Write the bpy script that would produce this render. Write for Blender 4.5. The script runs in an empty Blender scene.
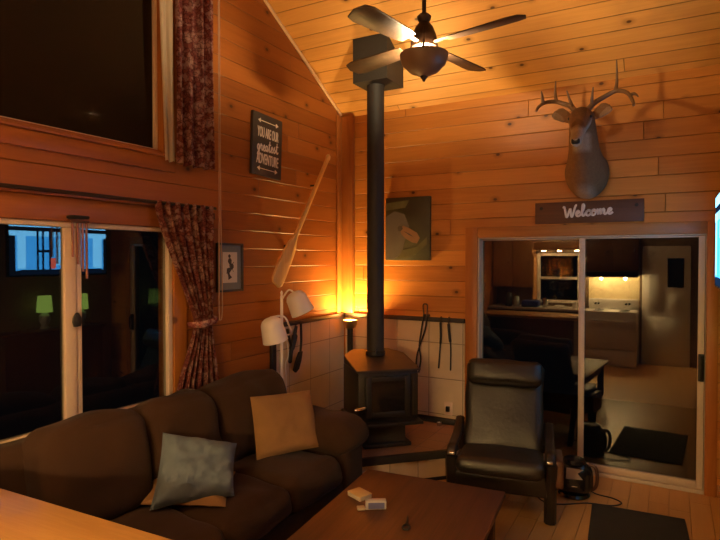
import bpy, bmesh, math, random
from mathutils import Vector, Matrix, noise
PI = math.pi
random.seed(7)
S = bpy.context.scene
COL = S.collection
D = 4.9          # back wall, y
XL = -2.925      # left wall, x
XR = 0.62        # right wall, x
YK = -0.72       # kitchen wall behind the camera, y
ZE = 3.196       # back wall height
SL = 0.554       # roof slope
YR = 1.45        # ridge, y
def roof(y): return ZE + SL * (D - y) if y >= YR else ZE + SL * (D - YR) - SL * (YR - y)

# ------------------------------------------------------------------ materials
class NT:
    def __init__(s, name):
        s.m = bpy.data.materials.new(name); s.m.use_nodes = True
        s.t = s.m.node_tree; s.t.nodes.clear()
        s.out = s.n('ShaderNodeOutputMaterial')
    def n(s, typ, **kw):
        x = s.t.nodes.new(typ)
        for k, v in kw.items(): setattr(x, k, v)
        return x
    def put(s, inp, v):
        if isinstance(v, bpy.types.NodeSocket): s.t.links.new(v, inp)
        elif isinstance(v, (tuple, list)) and len(v) == 3 and inp.type == 'RGBA': inp.default_value = (*v, 1)
        else: inp.default_value = v
    def ma(s, op, a, b=None, c=None, clamp=False):
        x = s.n('ShaderNodeMath', operation=op, use_clamp=clamp)
        s.put(x.inputs[0], a)
        if b is not None: s.put(x.inputs[1], b)
        if c is not None: s.put(x.inputs[2], c)
        return x.outputs[0]
    def mix(s, f, a, b, mode='MIX'):
        x = s.n('ShaderNodeMix', data_type='RGBA', blend_type=mode)
        s.put(x.inputs[0], f); s.put(x.inputs[6], a); s.put(x.inputs[7], b)
        return x.outputs[2]
    def xyz(s, a, b, c=0.0):
        x = s.n('ShaderNodeCombineXYZ')
        for i, v in enumerate((a, b, c)): s.put(x.inputs[i], v)
        return x.outputs[0]
    def noise(s, vec, scale, detail=3, dist=0.0, rough=.5):
        x = s.n('ShaderNodeTexNoise'); s.put(x.inputs['Vector'], vec)
        x.inputs['Scale'].default_value = scale; x.inputs['Detail'].default_value = detail
        x.inputs['Distortion'].default_value = dist; x.inputs['Roughness'].default_value = rough
        return x.outputs[0]
    def ss(s, v, a, b, c=0.0, d=1.0):
        x = s.n('ShaderNodeMapRange', interpolation_type='SMOOTHSTEP'); s.put(x.inputs[0], v)
        for i, q in enumerate((a, b, c, d)): x.inputs[i + 1].default_value = q
        return x.outputs[0]
    def bsdf(s, col, rough=.5, metal=0.0, bump=None, bdist=.004, bstr=1.0, spec=.5, sheen=0, emit=None, es=0, coat=0):
        b = s.n('ShaderNodeBsdfPrincipled')
        s.put(b.inputs['Base Color'], col); s.put(b.inputs['Roughness'], rough); b.inputs['Metallic'].default_value = metal
        b.inputs['Specular IOR Level'].default_value = spec
        if sheen: b.inputs['Sheen Weight'].default_value = sheen
        if coat: b.inputs['Coat Weight'].default_value = coat; b.inputs['Coat Roughness'].default_value = .15
        if emit is not None:
            s.put(b.inputs['Emission Color'], emit); b.inputs['Emission Strength'].default_value = es
        if bump is not None:
            k = s.n('ShaderNodeBump'); k.inputs['Distance'].default_value = bdist; k.inputs['Strength'].default_value = bstr
            s.put(k.inputs['Height'], bump); s.t.links.new(k.outputs[0], b.inputs['Normal'])
        s.t.links.new(b.outputs[0], s.out.inputs[0])
        return s.m
def obco(T): return T.n('ShaderNodeTexCoord').outputs['Object']
def plain(name, col, rough=.5, metal=0.0, var=.12, scale=14, spec=.5, bump=0, **kw):
    T = NT(name); nz = T.noise(obco(T), scale, 4)
    c = T.mix(nz, tuple(min(1, q * (1 - var)) for q in col), tuple(min(1, q * (1 + var)) for q in col))
    return T.bsdf(c, rough, metal, bump=nz if bump else None, bdist=bump or .001, spec=spec, **kw)
def planks(name, u, v, w, L, c1, c2, knot, rough=.38, vs=1.0, seam=.5, coat=0, knots=True, space='pos', sw=.035, spec=.35):
    T = NT(name)
    if space == 'pos': vec = T.n('ShaderNodeNewGeometry').outputs['Position']
    else: vec = obco(T)
    sp = T.n('ShaderNodeSeparateXYZ'); T.put(sp.inputs[0], vec)
    U = sp.outputs[u]; V = T.ma('MULTIPLY', sp.outputs[v], vs)
    vv = T.ma('DIVIDE', V, w); row = T.ma('FLOOR', vv); fv = T.ma('FRACT', vv)
    wn = T.n('ShaderNodeTexWhiteNoise', noise_dimensions='1D'); T.put(wn.inputs['W'], row)
    uu = T.ma('ADD', T.ma('DIVIDE', U, L), T.ma('MULTIPLY', wn.outputs[0], 7.3)); colm = T.ma('FLOOR', uu); fu = T.ma('FRACT', uu)
    w2 = T.n('ShaderNodeTexWhiteNoise', noise_dimensions='2D'); T.put(w2.inputs['Vector'], T.xyz(row, colm))
    r = w2.outputs[0]
    off = T.ma('MULTIPLY', r, 40.0)
    g1 = T.noise(T.xyz(T.ma('ADD', T.ma('MULTIPLY', U, 1.1), off), T.ma('MULTIPLY', V, 16.0), off), 1.6, 5, 1.0)
    g2 = T.noise(T.xyz(T.ma('MULTIPLY', U, 3.0), T.ma('MULTIPLY', V, 120.0), off), 1.0, 3)
    t = T.ma('ADD', T.ma('MULTIPLY', r, .55), T.ma('MULTIPLY', g1, .65), clamp=True)
    t = T.ma('SUBTRACT', T.ma('ADD', t, T.ma('MULTIPLY', g2, .25)), .22, clamp=True)
    c = T.mix(t, c1, c2)
    if knots:
        vo = T.n('ShaderNodeTexVoronoi', voronoi_dimensions='2D'); vo.inputs['Scale'].default_value = 1.0
        T.put(vo.inputs['Vector'], T.xyz(T.ma('ADD', T.ma('DIVIDE', U, .42), off), T.ma('DIVIDE', V, .30)))
        d = vo.outputs['Distance']
        gate = T.ma('GREATER_THAN', vo.outputs['Color'], .48); k = T.ma('MULTIPLY', T.ss(d, .025, .055, 1, 0), gate); halo = T.ma('MULTIPLY', T.ss(d, .04, .15, .5, 0), gate)
        c = T.mix(halo, c, tuple(q * .6 for q in c1)); c = T.mix(T.ma('MULTIPLY', k, .9), c, knot)
    e = T.ma('MINIMUM', fv, T.ma('SUBTRACT', 1.0, fv)); e2 = T.ma('MULTIPLY', T.ma('MINIMUM', fu, T.ma('SUBTRACT', 1.0, fu)), L / w)
    h = T.ma('MULTIPLY', T.ss(e, 0, sw), T.ss(e2, 0, .03))
    c = T.mix(T.ma('MULTIPLY', T.ma('SUBTRACT', 1.0, h), seam), c, tuple(q * .25 for q in c1))
    hh = T.ma('ADD', h, T.ma('MULTIPLY', g2, .08))
    return T.bsdf(c, rough, bump=hh, bdist=.006, spec=spec, coat=coat)
def wood(name, c1, c2, axis=0, rough=.4, knot=True, scale=1.0, coat=0):
    T = NT(name); sp = T.n('ShaderNodeSeparateXYZ'); T.put(sp.inputs[0], obco(T))
    o = [sp.outputs[i] for i in range(3)]; U = o[axis]; A = o[(axis + 1) % 3]; B = o[(axis + 2) % 3]
    g = T.noise(T.xyz(T.ma('MULTIPLY', U, 1.2 * scale), T.ma('MULTIPLY', A, 14 * scale), T.ma('MULTIPLY', B, 14 * scale)), 1.6, 6, 1.2)
    f = T.noise(T.xyz(T.ma('MULTIPLY', U, 4 * scale), T.ma('MULTIPLY', A, 110 * scale), T.ma('MULTIPLY', B, 110 * scale)), 1, 2)
    t = T.ma('SUBTRACT', T.ma('ADD', T.ma('MULTIPLY', g, 1.1), T.ma('MULTIPLY', f, .3)), .2, clamp=True)
    c = T.mix(t, c1, c2)
    if knot:
        vo = T.n('ShaderNodeTexVoronoi'); vo.inputs['Scale'].default_value = 2.6; T.put(vo.inputs['Vector'], obco(T))
        c = T.mix(T.ss(vo.outputs['Distance'], .04, .09, .8, 0), c, tuple(q * .25 for q in c1))
    return T.bsdf(c, rough, bump=f, bdist=.0006, spec=.4, coat=coat)
def emis(name, col, st):
    T = NT(name); e = T.n('ShaderNodeEmission'); T.put(e.inputs[0], col); e.inputs[1].default_value = st
    T.t.links.new(e.outputs[0], T.out.inputs[0]); return T.m
def fabric(name, c, var=.2, rough=.95, scale=9, weave=260, sheen=.04, bd=.002):
    T = NT(name); o = obco(T); n1 = T.noise(o, scale, 4, .6); n2 = T.noise(o, weave, 2)
    m = T.mix(n1, tuple(q * (1 - var) for q in c), tuple(q * (1 + var) for q in c))
    return T.bsdf(m, rough, bump=T.ma('ADD', T.ma('MULTIPLY', n1, 1.0), T.ma('MULTIPLY', n2, .3)), bdist=bd, spec=.2, sheen=sheen)
def tiles(name, c, grout, u, v, w, h, rough=.35):
    T = NT(name); p = T.n('ShaderNodeNewGeometry').outputs['Position']
    sp = T.n('ShaderNodeSeparateXYZ'); T.put(sp.inputs[0], p)
    if u == 'diag': U = T.ma('MULTIPLY', T.ma('ADD', sp.outputs[0], sp.outputs[1]), .7071)
    else: U = sp.outputs[u]
    fu = T.ma('FRACT', T.ma('DIVIDE', U, w)); fv = T.ma('FRACT', T.ma('DIVIDE', sp.outputs[v], h))
    e = T.ma('MINIMUM', T.ma('MULTIPLY', T.ma('MINIMUM', fu, T.ma('SUBTRACT', 1.0, fu)), w), T.ma('MULTIPLY', T.ma('MINIMUM', fv, T.ma('SUBTRACT', 1.0, fv)), h))
    k = T.ss(e, .001, .005); nz = T.noise(p, 5, 5)
    col = T.mix(nz, tuple(q * .88 for q in c), tuple(min(1, q * 1.1) for q in c)); col = T.mix(k, grout, col)
    return T.bsdf(col, rough, bump=k, bdist=.002)
def glassmat():
    T = NT('window_glass'); g = T.n('ShaderNodeNewGeometry')
    dp = T.n('ShaderNodeVectorMath', operation='DOT_PRODUCT'); T.put(dp.inputs[0], g.outputs['Normal']); T.put(dp.inputs[1], g.outputs['Incoming'])
    c = T.ma('ABSOLUTE', dp.outputs['Value']); f = T.ma('ADD', .045, T.ma('MULTIPLY', .955, T.ma('POWER', T.ma('SUBTRACT', 1.0, c), 5.0)))
    f2 = T.ma('SUBTRACT', 1.0, T.ma('POWER', T.ma('SUBTRACT', 1.0, f), 2.0))
    tr = T.n('ShaderNodeBsdfTransparent'); T.put(tr.inputs[0], (.8, .84, .82)); gl = T.n('ShaderNodeBsdfGlossy'); gl.inputs['Roughness'].default_value = 0.004
    T.put(gl.inputs[0], (1, 1, 1))
    mx = T.n('ShaderNodeMixShader'); T.put(mx.inputs[0], f2)
    T.t.links.new(tr.outputs[0], mx.inputs[1]); T.t.links.new(gl.outputs[0], mx.inputs[2]); T.t.links.new(mx.outputs[0], T.out.inputs[0])
    return T.m
def curtain_mat():
    T = NT('floral_curtain'); o = obco(T)
    wv = T.n('ShaderNodeVectorMath', operation='ADD'); T.put(wv.inputs[0], o)
    nz = T.n('ShaderNodeTexNoise'); T.put(nz.inputs['Vector'], o); nz.inputs['Scale'].default_value = 18
    sc = T.n('ShaderNodeVectorMath', operation='SCALE'); T.put(sc.inputs[0], nz.outputs['Color']); sc.inputs['Scale'].default_value = .06
    T.put(wv.inputs[1], sc.outputs[0])
    v1 = T.n('ShaderNodeTexVoronoi'); v1.inputs['Scale'].default_value = 11; T.put(v1.inputs['Vector'], wv.outputs[0])
    v2 = T.n('ShaderNodeTexVoronoi', feature='DISTANCE_TO_EDGE'); v2.inputs['Scale'].default_value = 34; T.put(v2.inputs['Vector'], wv.outputs[0])
    c = T.mix(T.ss(v1.outputs['Distance'], .2, .55), (.52, .27, .22), (.27, .075, .06))
    c = T.mix(T.ss(v2.outputs['Distance'], .02, .16, .75, 0), c, (.10, .022, .02))
    c = T.mix(T.ss(T.noise(o, 26, 3), .52, .62, 0, .55), c, (.55, .34, .28))
    return T.bsdf(c, .95, bump=T.noise(o, 300, 2), bdist=.0008, spec=.15)

PINE1, PINE2, KN = (.40, .155, .037), (.66, .31, .085), (.07, .022, .008)
M = {}
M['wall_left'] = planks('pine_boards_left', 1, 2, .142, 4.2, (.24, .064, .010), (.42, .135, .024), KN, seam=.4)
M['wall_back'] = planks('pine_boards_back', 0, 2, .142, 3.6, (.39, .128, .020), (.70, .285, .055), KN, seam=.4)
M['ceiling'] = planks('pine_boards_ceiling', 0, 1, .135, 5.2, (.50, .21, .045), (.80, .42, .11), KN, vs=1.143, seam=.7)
M['floor'] = planks('laminate_floor', 1, 0, .13, 1.2, (.54, .27, .075), (.68, .37, .115), KN, rough=.33, seam=.25, knots=False, sw=.02)
M['pine_y'] = wood('pine_trim_y', (.27, .075, .015), (.42, .135, .03), 1)
M['pine_x'] = wood('pine_trim_x', (.30, .11, .028), (.46, .19, .05), 0)
M['pine_z'] = wood('pine_trim_z', (.33, .10, .017), (.50, .18, .036), 2)
M['pine_light'] = wood('light_pine', (.75, .5, .26), (.88, .66, .40), 1, knot=False)
M['bar_top'] = wood('bar_top_wood', (.40, .185, .045), (.58, .31, .085), 0, rough=.35, knot=False, coat=.2)
M['table_top'] = wood('table_wood', (.04, .016, .007), (.15, .056, .021), 1, rough=.5, knot=False)
M['table_dark'] = wood('table_leg_wood', (.035, .014, .008), (.07, .028, .014), 2, rough=.5, knot=False)
M['cab'] = wood('cabinet_wood', (.07, .028, .012), (.14, .06, .024), 2, rough=.4, knot=False)
M['cab_orange'] = wood('honey_cabinet_wood', (.35, .15, .04), (.5, .23, .07), 2, rough=.4, knot=False)
M['cap'] = plain('dark_cap_rail', (.03, .018, .012), .6)
M['paddle'] = wood('paddle_wood', (.58, .32, .10), (.78, .48, .18), 2, rough=.4, knot=False)
M['dark_board'] = wood('stained_board', (.07, .028, .015), (.14, .055, .028), 0, rough=.55)
M['cream'] = plain('cream_vinyl', (.72, .54, .40), .4, var=.05)
M['creamdoor'] = plain('almond_frame', (.62, .50, .38), .45, var=.05)
M['white'] = plain('white_enamel', (.75, .72, .66), .3, var=.04)
M['black_metal'] = plain('black_iron', (.022, .019, .017), .55, .3)
M['pipe_metal'] = plain('stove_pipe_paint', (.026, .022, .019), .65, .1)
M['box_metal'] = plain('support_box_paint', (.026, .022, .017), .65, .0)
M['stove'] = plain('stove_steel', (.028, .022, .018), .48, .35)
M['stove_top'] = plain('stove_top_steel', (.05, .036, .024), .55, .1, var=.4)
M['stove_glass'] = plain('stove_glass', (.012, .009, .008), .12, 0, spec=.5)
M['brass'] = plain('worn_brass', (.55, .36, .15), .3, .9)
M['chrome'] = plain('chrome', (.7, .68, .65), .2, .95)
M['bronze'] = plain('dark_bronze', (.055, .035, .025), .45, .5)
M['bowl'] = plain('alabaster_bowl', (.22, .14, .085), .4, 0, var=.25, scale=9)
M['blade'] = wood('fan_blade_wood', (.055, .03, .018), (.10, .055, .03), 0, rough=.45, knot=False)
M['sofa'] = fabric('brown_microfibre', (.036, .016, .0075), .16, scale=5)
M['blue'] = fabric('blue_grey_cotton', (.115, .140, .165), .1)
M['tan'] = fabric('tan_cotton', (.25, .13, .048), .12)
M['leather'] = plain('black_leather', (.010, .008, .006), .48, var=.25, scale=30, spec=.6, bump=.002)
M['chairwood'] = plain('black_stained_wood', (.014, .010, .008), .4)
M['armwood'] = wood('reddish_arm_wood', (.05, .02, .013), (.085, .034, .02), 1, knot=False)
M['plastic'] = plain('black_plastic', (.012, .011, .011), .25, spec=.6)
M['paper'] = plain('cream_paper', (.50, .40, .28), .7, var=.05)
M['mat'] = fabric('charcoal_mat', (.026, .020, .015), .2, weave=180)
M['tile'] = tiles('cream_wall_tile', (.66, .53, .35), (.24, .18, .12), 0, 2, .33, .33)
M['tile_l'] = tiles('cream_wall_tile_left', (.66, .53, .35), (.24, .18, .12), 1, 2, .33, .33)
M['tile_h'] = tiles('cream_hearth_tile', (.66, .53, .35), (.24, .18, .12), 'diag', 2, .235, .24)
M['hearth_top'] = tiles('terracotta_hearth', (.30, .15, .075), (.14, .08, .05), 0, 1, .2, .2, .45)
M['lampshade'] = plain('white_shade', (.88, .78, .70), .5, var=.03)
M['glass'] = glassmat()
M['curtain'] = curtain_mat()
M['lining'] = fabric('cream_lining', (.74, .58, .38), .05, bd=.0006)
M['cord'] = plain('cord', (.42, .24, .15), .7)
M['blackcord'] = plain('black_cord', (.02, .016, .014), .5)
M['grey_mat'] = plain('grey_mount', (.20, .20, .19), .7, var=.05)
M['print'] = plain('print_paper', (.66, .58, .48), .7, var=.04)
M['ink'] = plain('ink', (.06, .05, .045), .8)
M['signblack'] = plain('sign_black', (.05, .04, .032), .6, var=.2)
M['signwhite'] = plain('sign_white', (.78, .72, .64), .6, var=.05)
M['mud'] = plain('olive_canvas', (.05, .046, .018), .5, var=.35, scale=7)
M['watergrey'] = plain('grey_water', (.10, .092, .08), .5, var=.25, scale=9)
M['olive2'] = plain('pale_olive_paint', (.085, .08, .03), .5, var=.3, scale=12)
M['fishskin'] = plain('orange_brown_paint', (.21, .11, .055), .5, var=.25, scale=20)
M['antler'] = plain('antler', (.17, .09, .045), .5, var=.35, scale=16)
M['nose'] = plain('nose_black', (.012, .01, .009), .3)
M['night'] = plain('deck_boards', (.03, .025, .02), .8)
M['wallplain'] = plain('tan_drywall', (.20, .13, .075), .8, var=.05)
M['greenshade'] = emis('green_lampshade', (.42, .60, .10), 1.8)
M['silverblue'] = plain('glazed_lamp_base', (.45, .5, .52), .3, var=.4, scale=40)
M['bluecloth'] = plain('blue_dish', (.02, .03, .16), .4)

# ------------------------------------------------------------------ mesh helpers
def add(bm, other):
    me = bpy.data.meshes.new('t'); other.to_mesh(me); bm.from_mesh(me); bpy.data.meshes.remove(me); other.free(); return bm
def new(): return bmesh.new()
def box(bm, a, b, bev=0.0, seg=2, mi=0):
    t = new(); bmesh.ops.create_cube(t, size=1)
    c = [(p + q) / 2 for p, q in zip(a, b)]; s = [abs(q - p) for p, q in zip(a, b)]
    for v in t.verts: v.co = Vector((c[0] + v.co.x * s[0], c[1] + v.co.y * s[1], c[2] + v.co.z * s[2]))
    if bev > 0: bmesh.ops.bevel(t, geom=t.edges[:], offset=min(bev, min(s) * .45), segments=seg, affect='EDGES', profile=.5)
    for f in t.faces: f.material_index = mi
    return add(bm, t)
def tube(bm, pts, r, n=10, mi=0, flat=None):
    pts = [Vector(p) for p in pts]; rs = r if isinstance(r, (list, tuple)) else [r] * len(pts)
    rings = []; nrm = None
    for i, p in enumerate(pts):
        t = (pts[min(i + 1, len(pts) - 1)] - pts[max(i - 1, 0)]).normalized()
        if nrm is None:
            nrm = t.cross(Vector((0, 0, 1)) if abs(t.z) < .9 else Vector((1, 0, 0))).normalized()
        else: nrm = (nrm - t * nrm.dot(t)).normalized()
        bn = t.cross(nrm)
        fx, fy = flat if flat else (1, 1)
        rings.append([bm.verts.new(p + (nrm * math.cos(2 * PI * k / n) * fx + bn * math.sin(2 * PI * k / n) * fy) * rs[i]) for k in range(n)])
    fs = []
    for a, b in zip(rings, rings[1:]):
        for k in range(n): fs.append(bm.faces.new((a[k], a[(k + 1) % n], b[(k + 1) % n], b[k])))
    fs.append(bm.faces.new(rings[0][::-1])); fs.append(bm.faces.new(rings[-1]))
    for f in fs: f.material_index = mi
    return bm
def smooth(pts, n=6):
    P = [Vector(p) for p in pts]; out = []
    for i in range(len(P) - 1):
        p0, p1, p2, p3 = P[max(i - 1, 0)], P[i], P[i + 1], P[min(i + 2, len(P) - 1)]
        for k in range(n):
            t = k / n
            out.append(.5 * ((2 * p1) + (p2 - p0) * t + (2 * p0 - 5 * p1 + 4 * p2 - p3) * t * t + (3 * p1 - p0 - 3 * p2 + p3) * t ** 3))
    out.append(P[-1]); return out
def lathe(bm, prof, c=(0, 0, 0), n=28, mi=0):
    rings = []
    for r, z in prof: rings.append([bm.verts.new((c[0] + max(r, .0004) * math.cos(2 * PI * k / n), c[1] + max(r, .0004) * math.sin(2 * PI * k / n), c[2] + z)) for k in range(n)])
    fs = []
    for a, b in zip(rings, rings[1:]):
        for k in range(n): fs.append(bm.faces.new((a[k], a[(k + 1) % n], b[(k + 1) % n], b[k])))
    fs.append(bm.faces.new(rings[0][::-1])); fs.append(bm.faces.new(rings[-1]))
    for f in fs: f.material_index = mi
    bmesh.ops.recalc_face_normals(bm, faces=fs)
    return bm
def prism(bm, poly, h0, h1, f=lambda a, b, c: (a, b, c), bev=0, mi=0):
    t = new(); lo = [t.verts.new(f(a, b, h0)) for a, b in poly]; hi = [t.verts.new(f(a, b, h1)) for a, b in poly]
    n = len(poly); t.faces.new(lo[::-1]); t.faces.new(hi)
    for k in range(n): t.faces.new((lo[k], lo[(k + 1) % n], hi[(k + 1) % n], hi[k]))
    bmesh.ops.recalc_face_normals(t, faces=t.faces[:])
    if bev: bmesh.ops.bevel(t, geom=t.edges[:], offset=bev, segments=2, affect='EDGES', profile=.5)
    for fc in t.faces: fc.material_index = mi
    return add(bm, t)
def puff(bm, a, b, r, bulge=(0, 0, 0), n=14, wr=0.0, seed=0, mat=None):
    t = new(); bmesh.ops.create_cube(t, size=2); bmesh.ops.subdivide_edges(t, edges=t.edges[:], cuts=n, use_grid_fill=True)
    h = Vector([(q - p) / 2 for p, q in zip(a, b)]); c = Vector([(q + p) / 2 for p, q in zip(a, b)])
    r = min(r, min(h) * .98)
    for v in t.verts:
        u = v.co.copy(); p = Vector([u[i] * h[i] for i in range(3)]); q = Vector([max(-(h[i] - r), min(h[i] - r, p[i])) for i in range(3)])
        d = p - q
        p = q + d.normalized() * r if d.length > 1e-9 else p
        for i in range(3):
            j, k = (i + 1) % 3, (i + 2) % 3
            p[i] += bulge[i] * u[i] * (1 - u[j] ** 2) * (1 - u[k] ** 2)
        if wr:
            w = Vector((seed * 3.7, seed, 0))
            p += Vector((noise.noise(p * 5 + w), noise.noise(p * 5 + w + Vector((9, 0, 0))), noise.noise(p * 5 + w + Vector((0, 9, 0))))) * wr
        v.co = c + p
    if mat is not None: bmesh.ops.transform(t, matrix=mat, verts=t.verts[:])
    return add(bm, t)
def pillow(bm, w, h, th, mat, n=22, wr=.012, seed=0, pinch=.07):
    t = new(); g = {}
    for s in (1, -1):
        for i in range(n + 1):
            for j in range(n + 1):
                u, v = 2 * i / n - 1, 2 * j / n - 1
                if s == -1 and (i in (0, n) or j in (0, n)): g[s, i, j] = g[1, i, j]; continue
                x = u * w / 2 * (1 - pinch * (1 - v * v) * abs(u)); y = v * h / 2 * (1 - pinch * (1 - u * u) * abs(v))
                z = s * th / 2 * (max(0, (1 - u ** 4) * (1 - v ** 4))) ** .55
                p = Vector((x, y, z)); e = (1 - u ** 6) * (1 - v ** 6)
                p.z += wr * e * noise.noise(Vector((u * 2.3 + seed * 5, v * 2.3, s * 3)))+ .5 * wr * e * noise.noise(Vector((u * 6 + seed * 5, v * 3 + u * 3, s * 3)))
                g[s, i, j] = t.verts.new(p)
    for s in (1, -1):
        for i in range(n):
            for j in range(n):
                q = [g[s, i, j], g[s, i + 1, j], g[s, i + 1, j + 1], g[s, i, j + 1]]
                try: t.faces.new(q if s == 1 else q[::-1])
                except ValueError: pass
    bmesh.ops.transform(t, matrix=mat, verts=t.verts[:])
    return add(bm, t)
def quad_pillow(c, th, n=24, wr=.012, seed=0, pinch=.06):
    # pillow slung between four corners: bottom left, bottom right, top right, top left
    c = [Vector(q) for q in c]; nrm = ((c[1] - c[0]).cross(c[3] - c[0])).normalized()
    t = pillow(new(), 2, 2, 2, Matrix.Identity(4), n, 0, seed, pinch)
    for v in t.verts:
        u, w = (v.co.x + 1) / 2, (v.co.y + 1) / 2; k = v.co.z
        p = c[0] * (1 - u) * (1 - w) + c[1] * u * (1 - w) + c[2] * u * w + c[3] * (1 - u) * w
        e = (1 - (2 * u - 1) ** 6) * (1 - (2 * w - 1) ** 6)
        d = wr * e * (noise.noise(Vector((u * 4 + seed * 5, w * 4, k))) + .6 * noise.noise(Vector((u * 9 + w * 5 + seed, w * 7 - u * 4, k))))
        v.co = p + nrm * (k * th / 2 + d)
    return t
def loft(bm, rings, n=28):
    # rings: (centre, side axis, up axis, half width, half height, lower stretch)
    R = []
    for c, sx, up, w, h, lo in rings:
        c, sx, up = Vector(c), Vector(sx), Vector(up); row = []
        for k in range(n):
            a = 2 * PI * k / n; x, y = math.cos(a), math.sin(a)
            row.append(bm.verts.new(c + sx * x * w + up * y * h * (lo if y < 0 else 1)))
        R.append(row)
    fs = []
    for a, b in zip(R, R[1:]):
        for k in range(n): fs.append(bm.faces.new((a[k], a[(k + 1) % n], b[(k + 1) % n], b[k])))
    fs.append(bm.faces.new(R[0][::-1])); fs.append(bm.faces.new(R[-1]))
    bmesh.ops.recalc_face_normals(bm, faces=fs); return bm

XF = {}
def thing(name, label, cat, loc=(0, 0, 0), rotz=0, group=None):
    o = bpy.data.objects.new(name, None); COL.objects.link(o); o.empty_display_size = .1
    o.location = loc; o.rotation_euler = (0, 0, rotz)
    XF[o.name] = Matrix.Translation(loc) @ Matrix.Rotation(rotz, 4, 'Z')
    o['label'] = label; o['category'] = cat
    if group: o['group'] = group
    return o
def obj(name, bm, mats, parent=None, local=False, origin=None, ang=35, label=None):
    """local: the mesh is already in its thing's own frame; otherwise it is in world coordinates"""
    me = bpy.data.meshes.new(name)
    if parent is not None and not local: bm.transform(XF[parent.name].inverted())
    if origin is not None: bm.transform(Matrix.Translation(-Vector(origin)))
    bm.to_mesh(me); bm.free()
    for m in (mats if isinstance(mats, list) else [mats]): me.materials.append(M[m] if isinstance(m, str) else m)
    me.shade_smooth(); me.set_sharp_from_angle(angle=math.radians(ang))
    o = bpy.data.objects.new(name, me); COL.objects.link(o)
    if parent is not None: o.parent = parent; XF[o.name] = XF[parent.name]
    elif origin is not None: o.location = origin; XF[o.name] = Matrix.Translation(origin)
    else: XF[o.name] = Matrix.Identity(4)
    if label: o['label'] = label
    return o
def tag(o, label, cat, group=None):
    o['label'] = label; o['category'] = cat
    if group: o['group'] = group
    return o
def struct(o): o['kind'] = 'structure'; return o
def B(a, b, bev=0.0): return box(new(), a, b, bev)
WL = lambda out: Matrix(((0, 0, 1, XL + out), (1, 0, 0, 0), (0, 1, 0, 0), (0, 0, 0, 1)))      # (right,up,out) -> left wall
WB = lambda out: Matrix(((1, 0, 0, 0), (0, 0, -1, D - out), (0, 1, 0, 0), (0, 0, 0, 1)))      # (right,up,out) -> back wall
def text_bm(s, size, width, depth=.002):
    cu = bpy.data.curves.new('txt', 'FONT'); cu.body = s; cu.size = size; cu.align_x = 'CENTER'; cu.extrude = depth; cu.offset = .0012
    o = bpy.data.objects.new('txt', cu); COL.objects.link(o); bpy.context.view_layer.update()
    me = bpy.data.meshes.new_from_object(o.evaluated_get(bpy.context.evaluated_depsgraph_get()))
    bm = new(); bm.from_mesh(me); bpy.data.objects.remove(o); bpy.data.curves.remove(cu); bpy.data.meshes.remove(me)
    xs = [v.co.x for v in bm.verts]; k = width / (max(xs) - min(xs)); mid = (max(xs) + min(xs)) / 2
    for v in bm.verts: v.co.x = (v.co.x - mid) * k
    return bm
GL = {'W': ([[(0, .8), (.06, .93), (.13, .5), (.19, .04), (.26, .06), (.42, .72), (.46, .45), (.5, .04), (.57, .06), (.74, .9), (.84, .98)]], .74),
 'e': ([[(0, .14), (.18, .26), (.25, .38), (.16, .48), (.06, .3), (.09, .05), (.21, 0), (.34, .14)]], .33),
 'l': ([[(0, .14), (.17, .6), (.2, .92), (.13, 1.0), (.09, .7), (.09, .15), (.16, 0), (.27, .14)]], .26),
 'c': ([[(0, .14), (.1, .35), (.24, .46), (.29, .38), (.2, .46), (.07, .3), (.09, .05), (.21, 0), (.34, .14)]], .33),
 'o': ([[(0, .14), (.1, .4), (.18, .46), (.06, .3), (.09, .03), (.2, 0), (.3, .2), (.24, .44), (.16, .44), (.24, .34), (.38, .36)]], .37),
 'm': ([[(0, .36), (.06, .45), (.09, 0), (.11, .3), (.2, .46), (.25, .36), (.25, 0), (.28, .3), (.38, .46), (.43, .36), (.43, .08), (.5, 0), (.6, .14)]], .59),
 'g': ([[(.29, .38), (.17, .46), (.04, .26), (.1, .02), (.22, .1), (.29, .44), (.28, -.2), (.17, -.46), (.05, -.34), (.2, -.08), (.4, .14)]], .39),
 'r': ([[(0, .14), (.1, .42), (.14, .52), (.18, .4), (.27, .43), (.25, .15), (.31, .01), (.42, .14)]], .41),
 'a': ([[(.28, .36), (.16, .46), (.04, .25), (.1, 0), (.24, .15), (.29, .45), (.28, .12), (.34, 0), (.44, .14)]], .43),
 't': ([[(0, .14), (.15, .6), (.19, .9), (.14, .3), (.16, .04), (.25, 0), (.36, .14)], [(.02, .58), (.34, .62)]], .35),
 's': ([[(0, .14), (.14, .42), (.2, .52), (.18, .36), (.28, .16), (.18, 0), (.06, .06), (.2, .0), (.38, .14)]], .37)}
def script_bm(word, h, width, r, rise=0):
    bm = new(); tot = sum(GL[c][1] for c in word); x = -tot / 2; k = width / tot
    for ch in word:
        st, adv = GL[ch]
        for s in st:
            tube(bm, smooth([((x + a) * k, b * h + rise * (x + a) * k, 0) for a, b in s], 5), r, 6, flat=(1, 1))
        x += adv
    for v in bm.verts: v.co.z *= .35
    return bm

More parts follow.
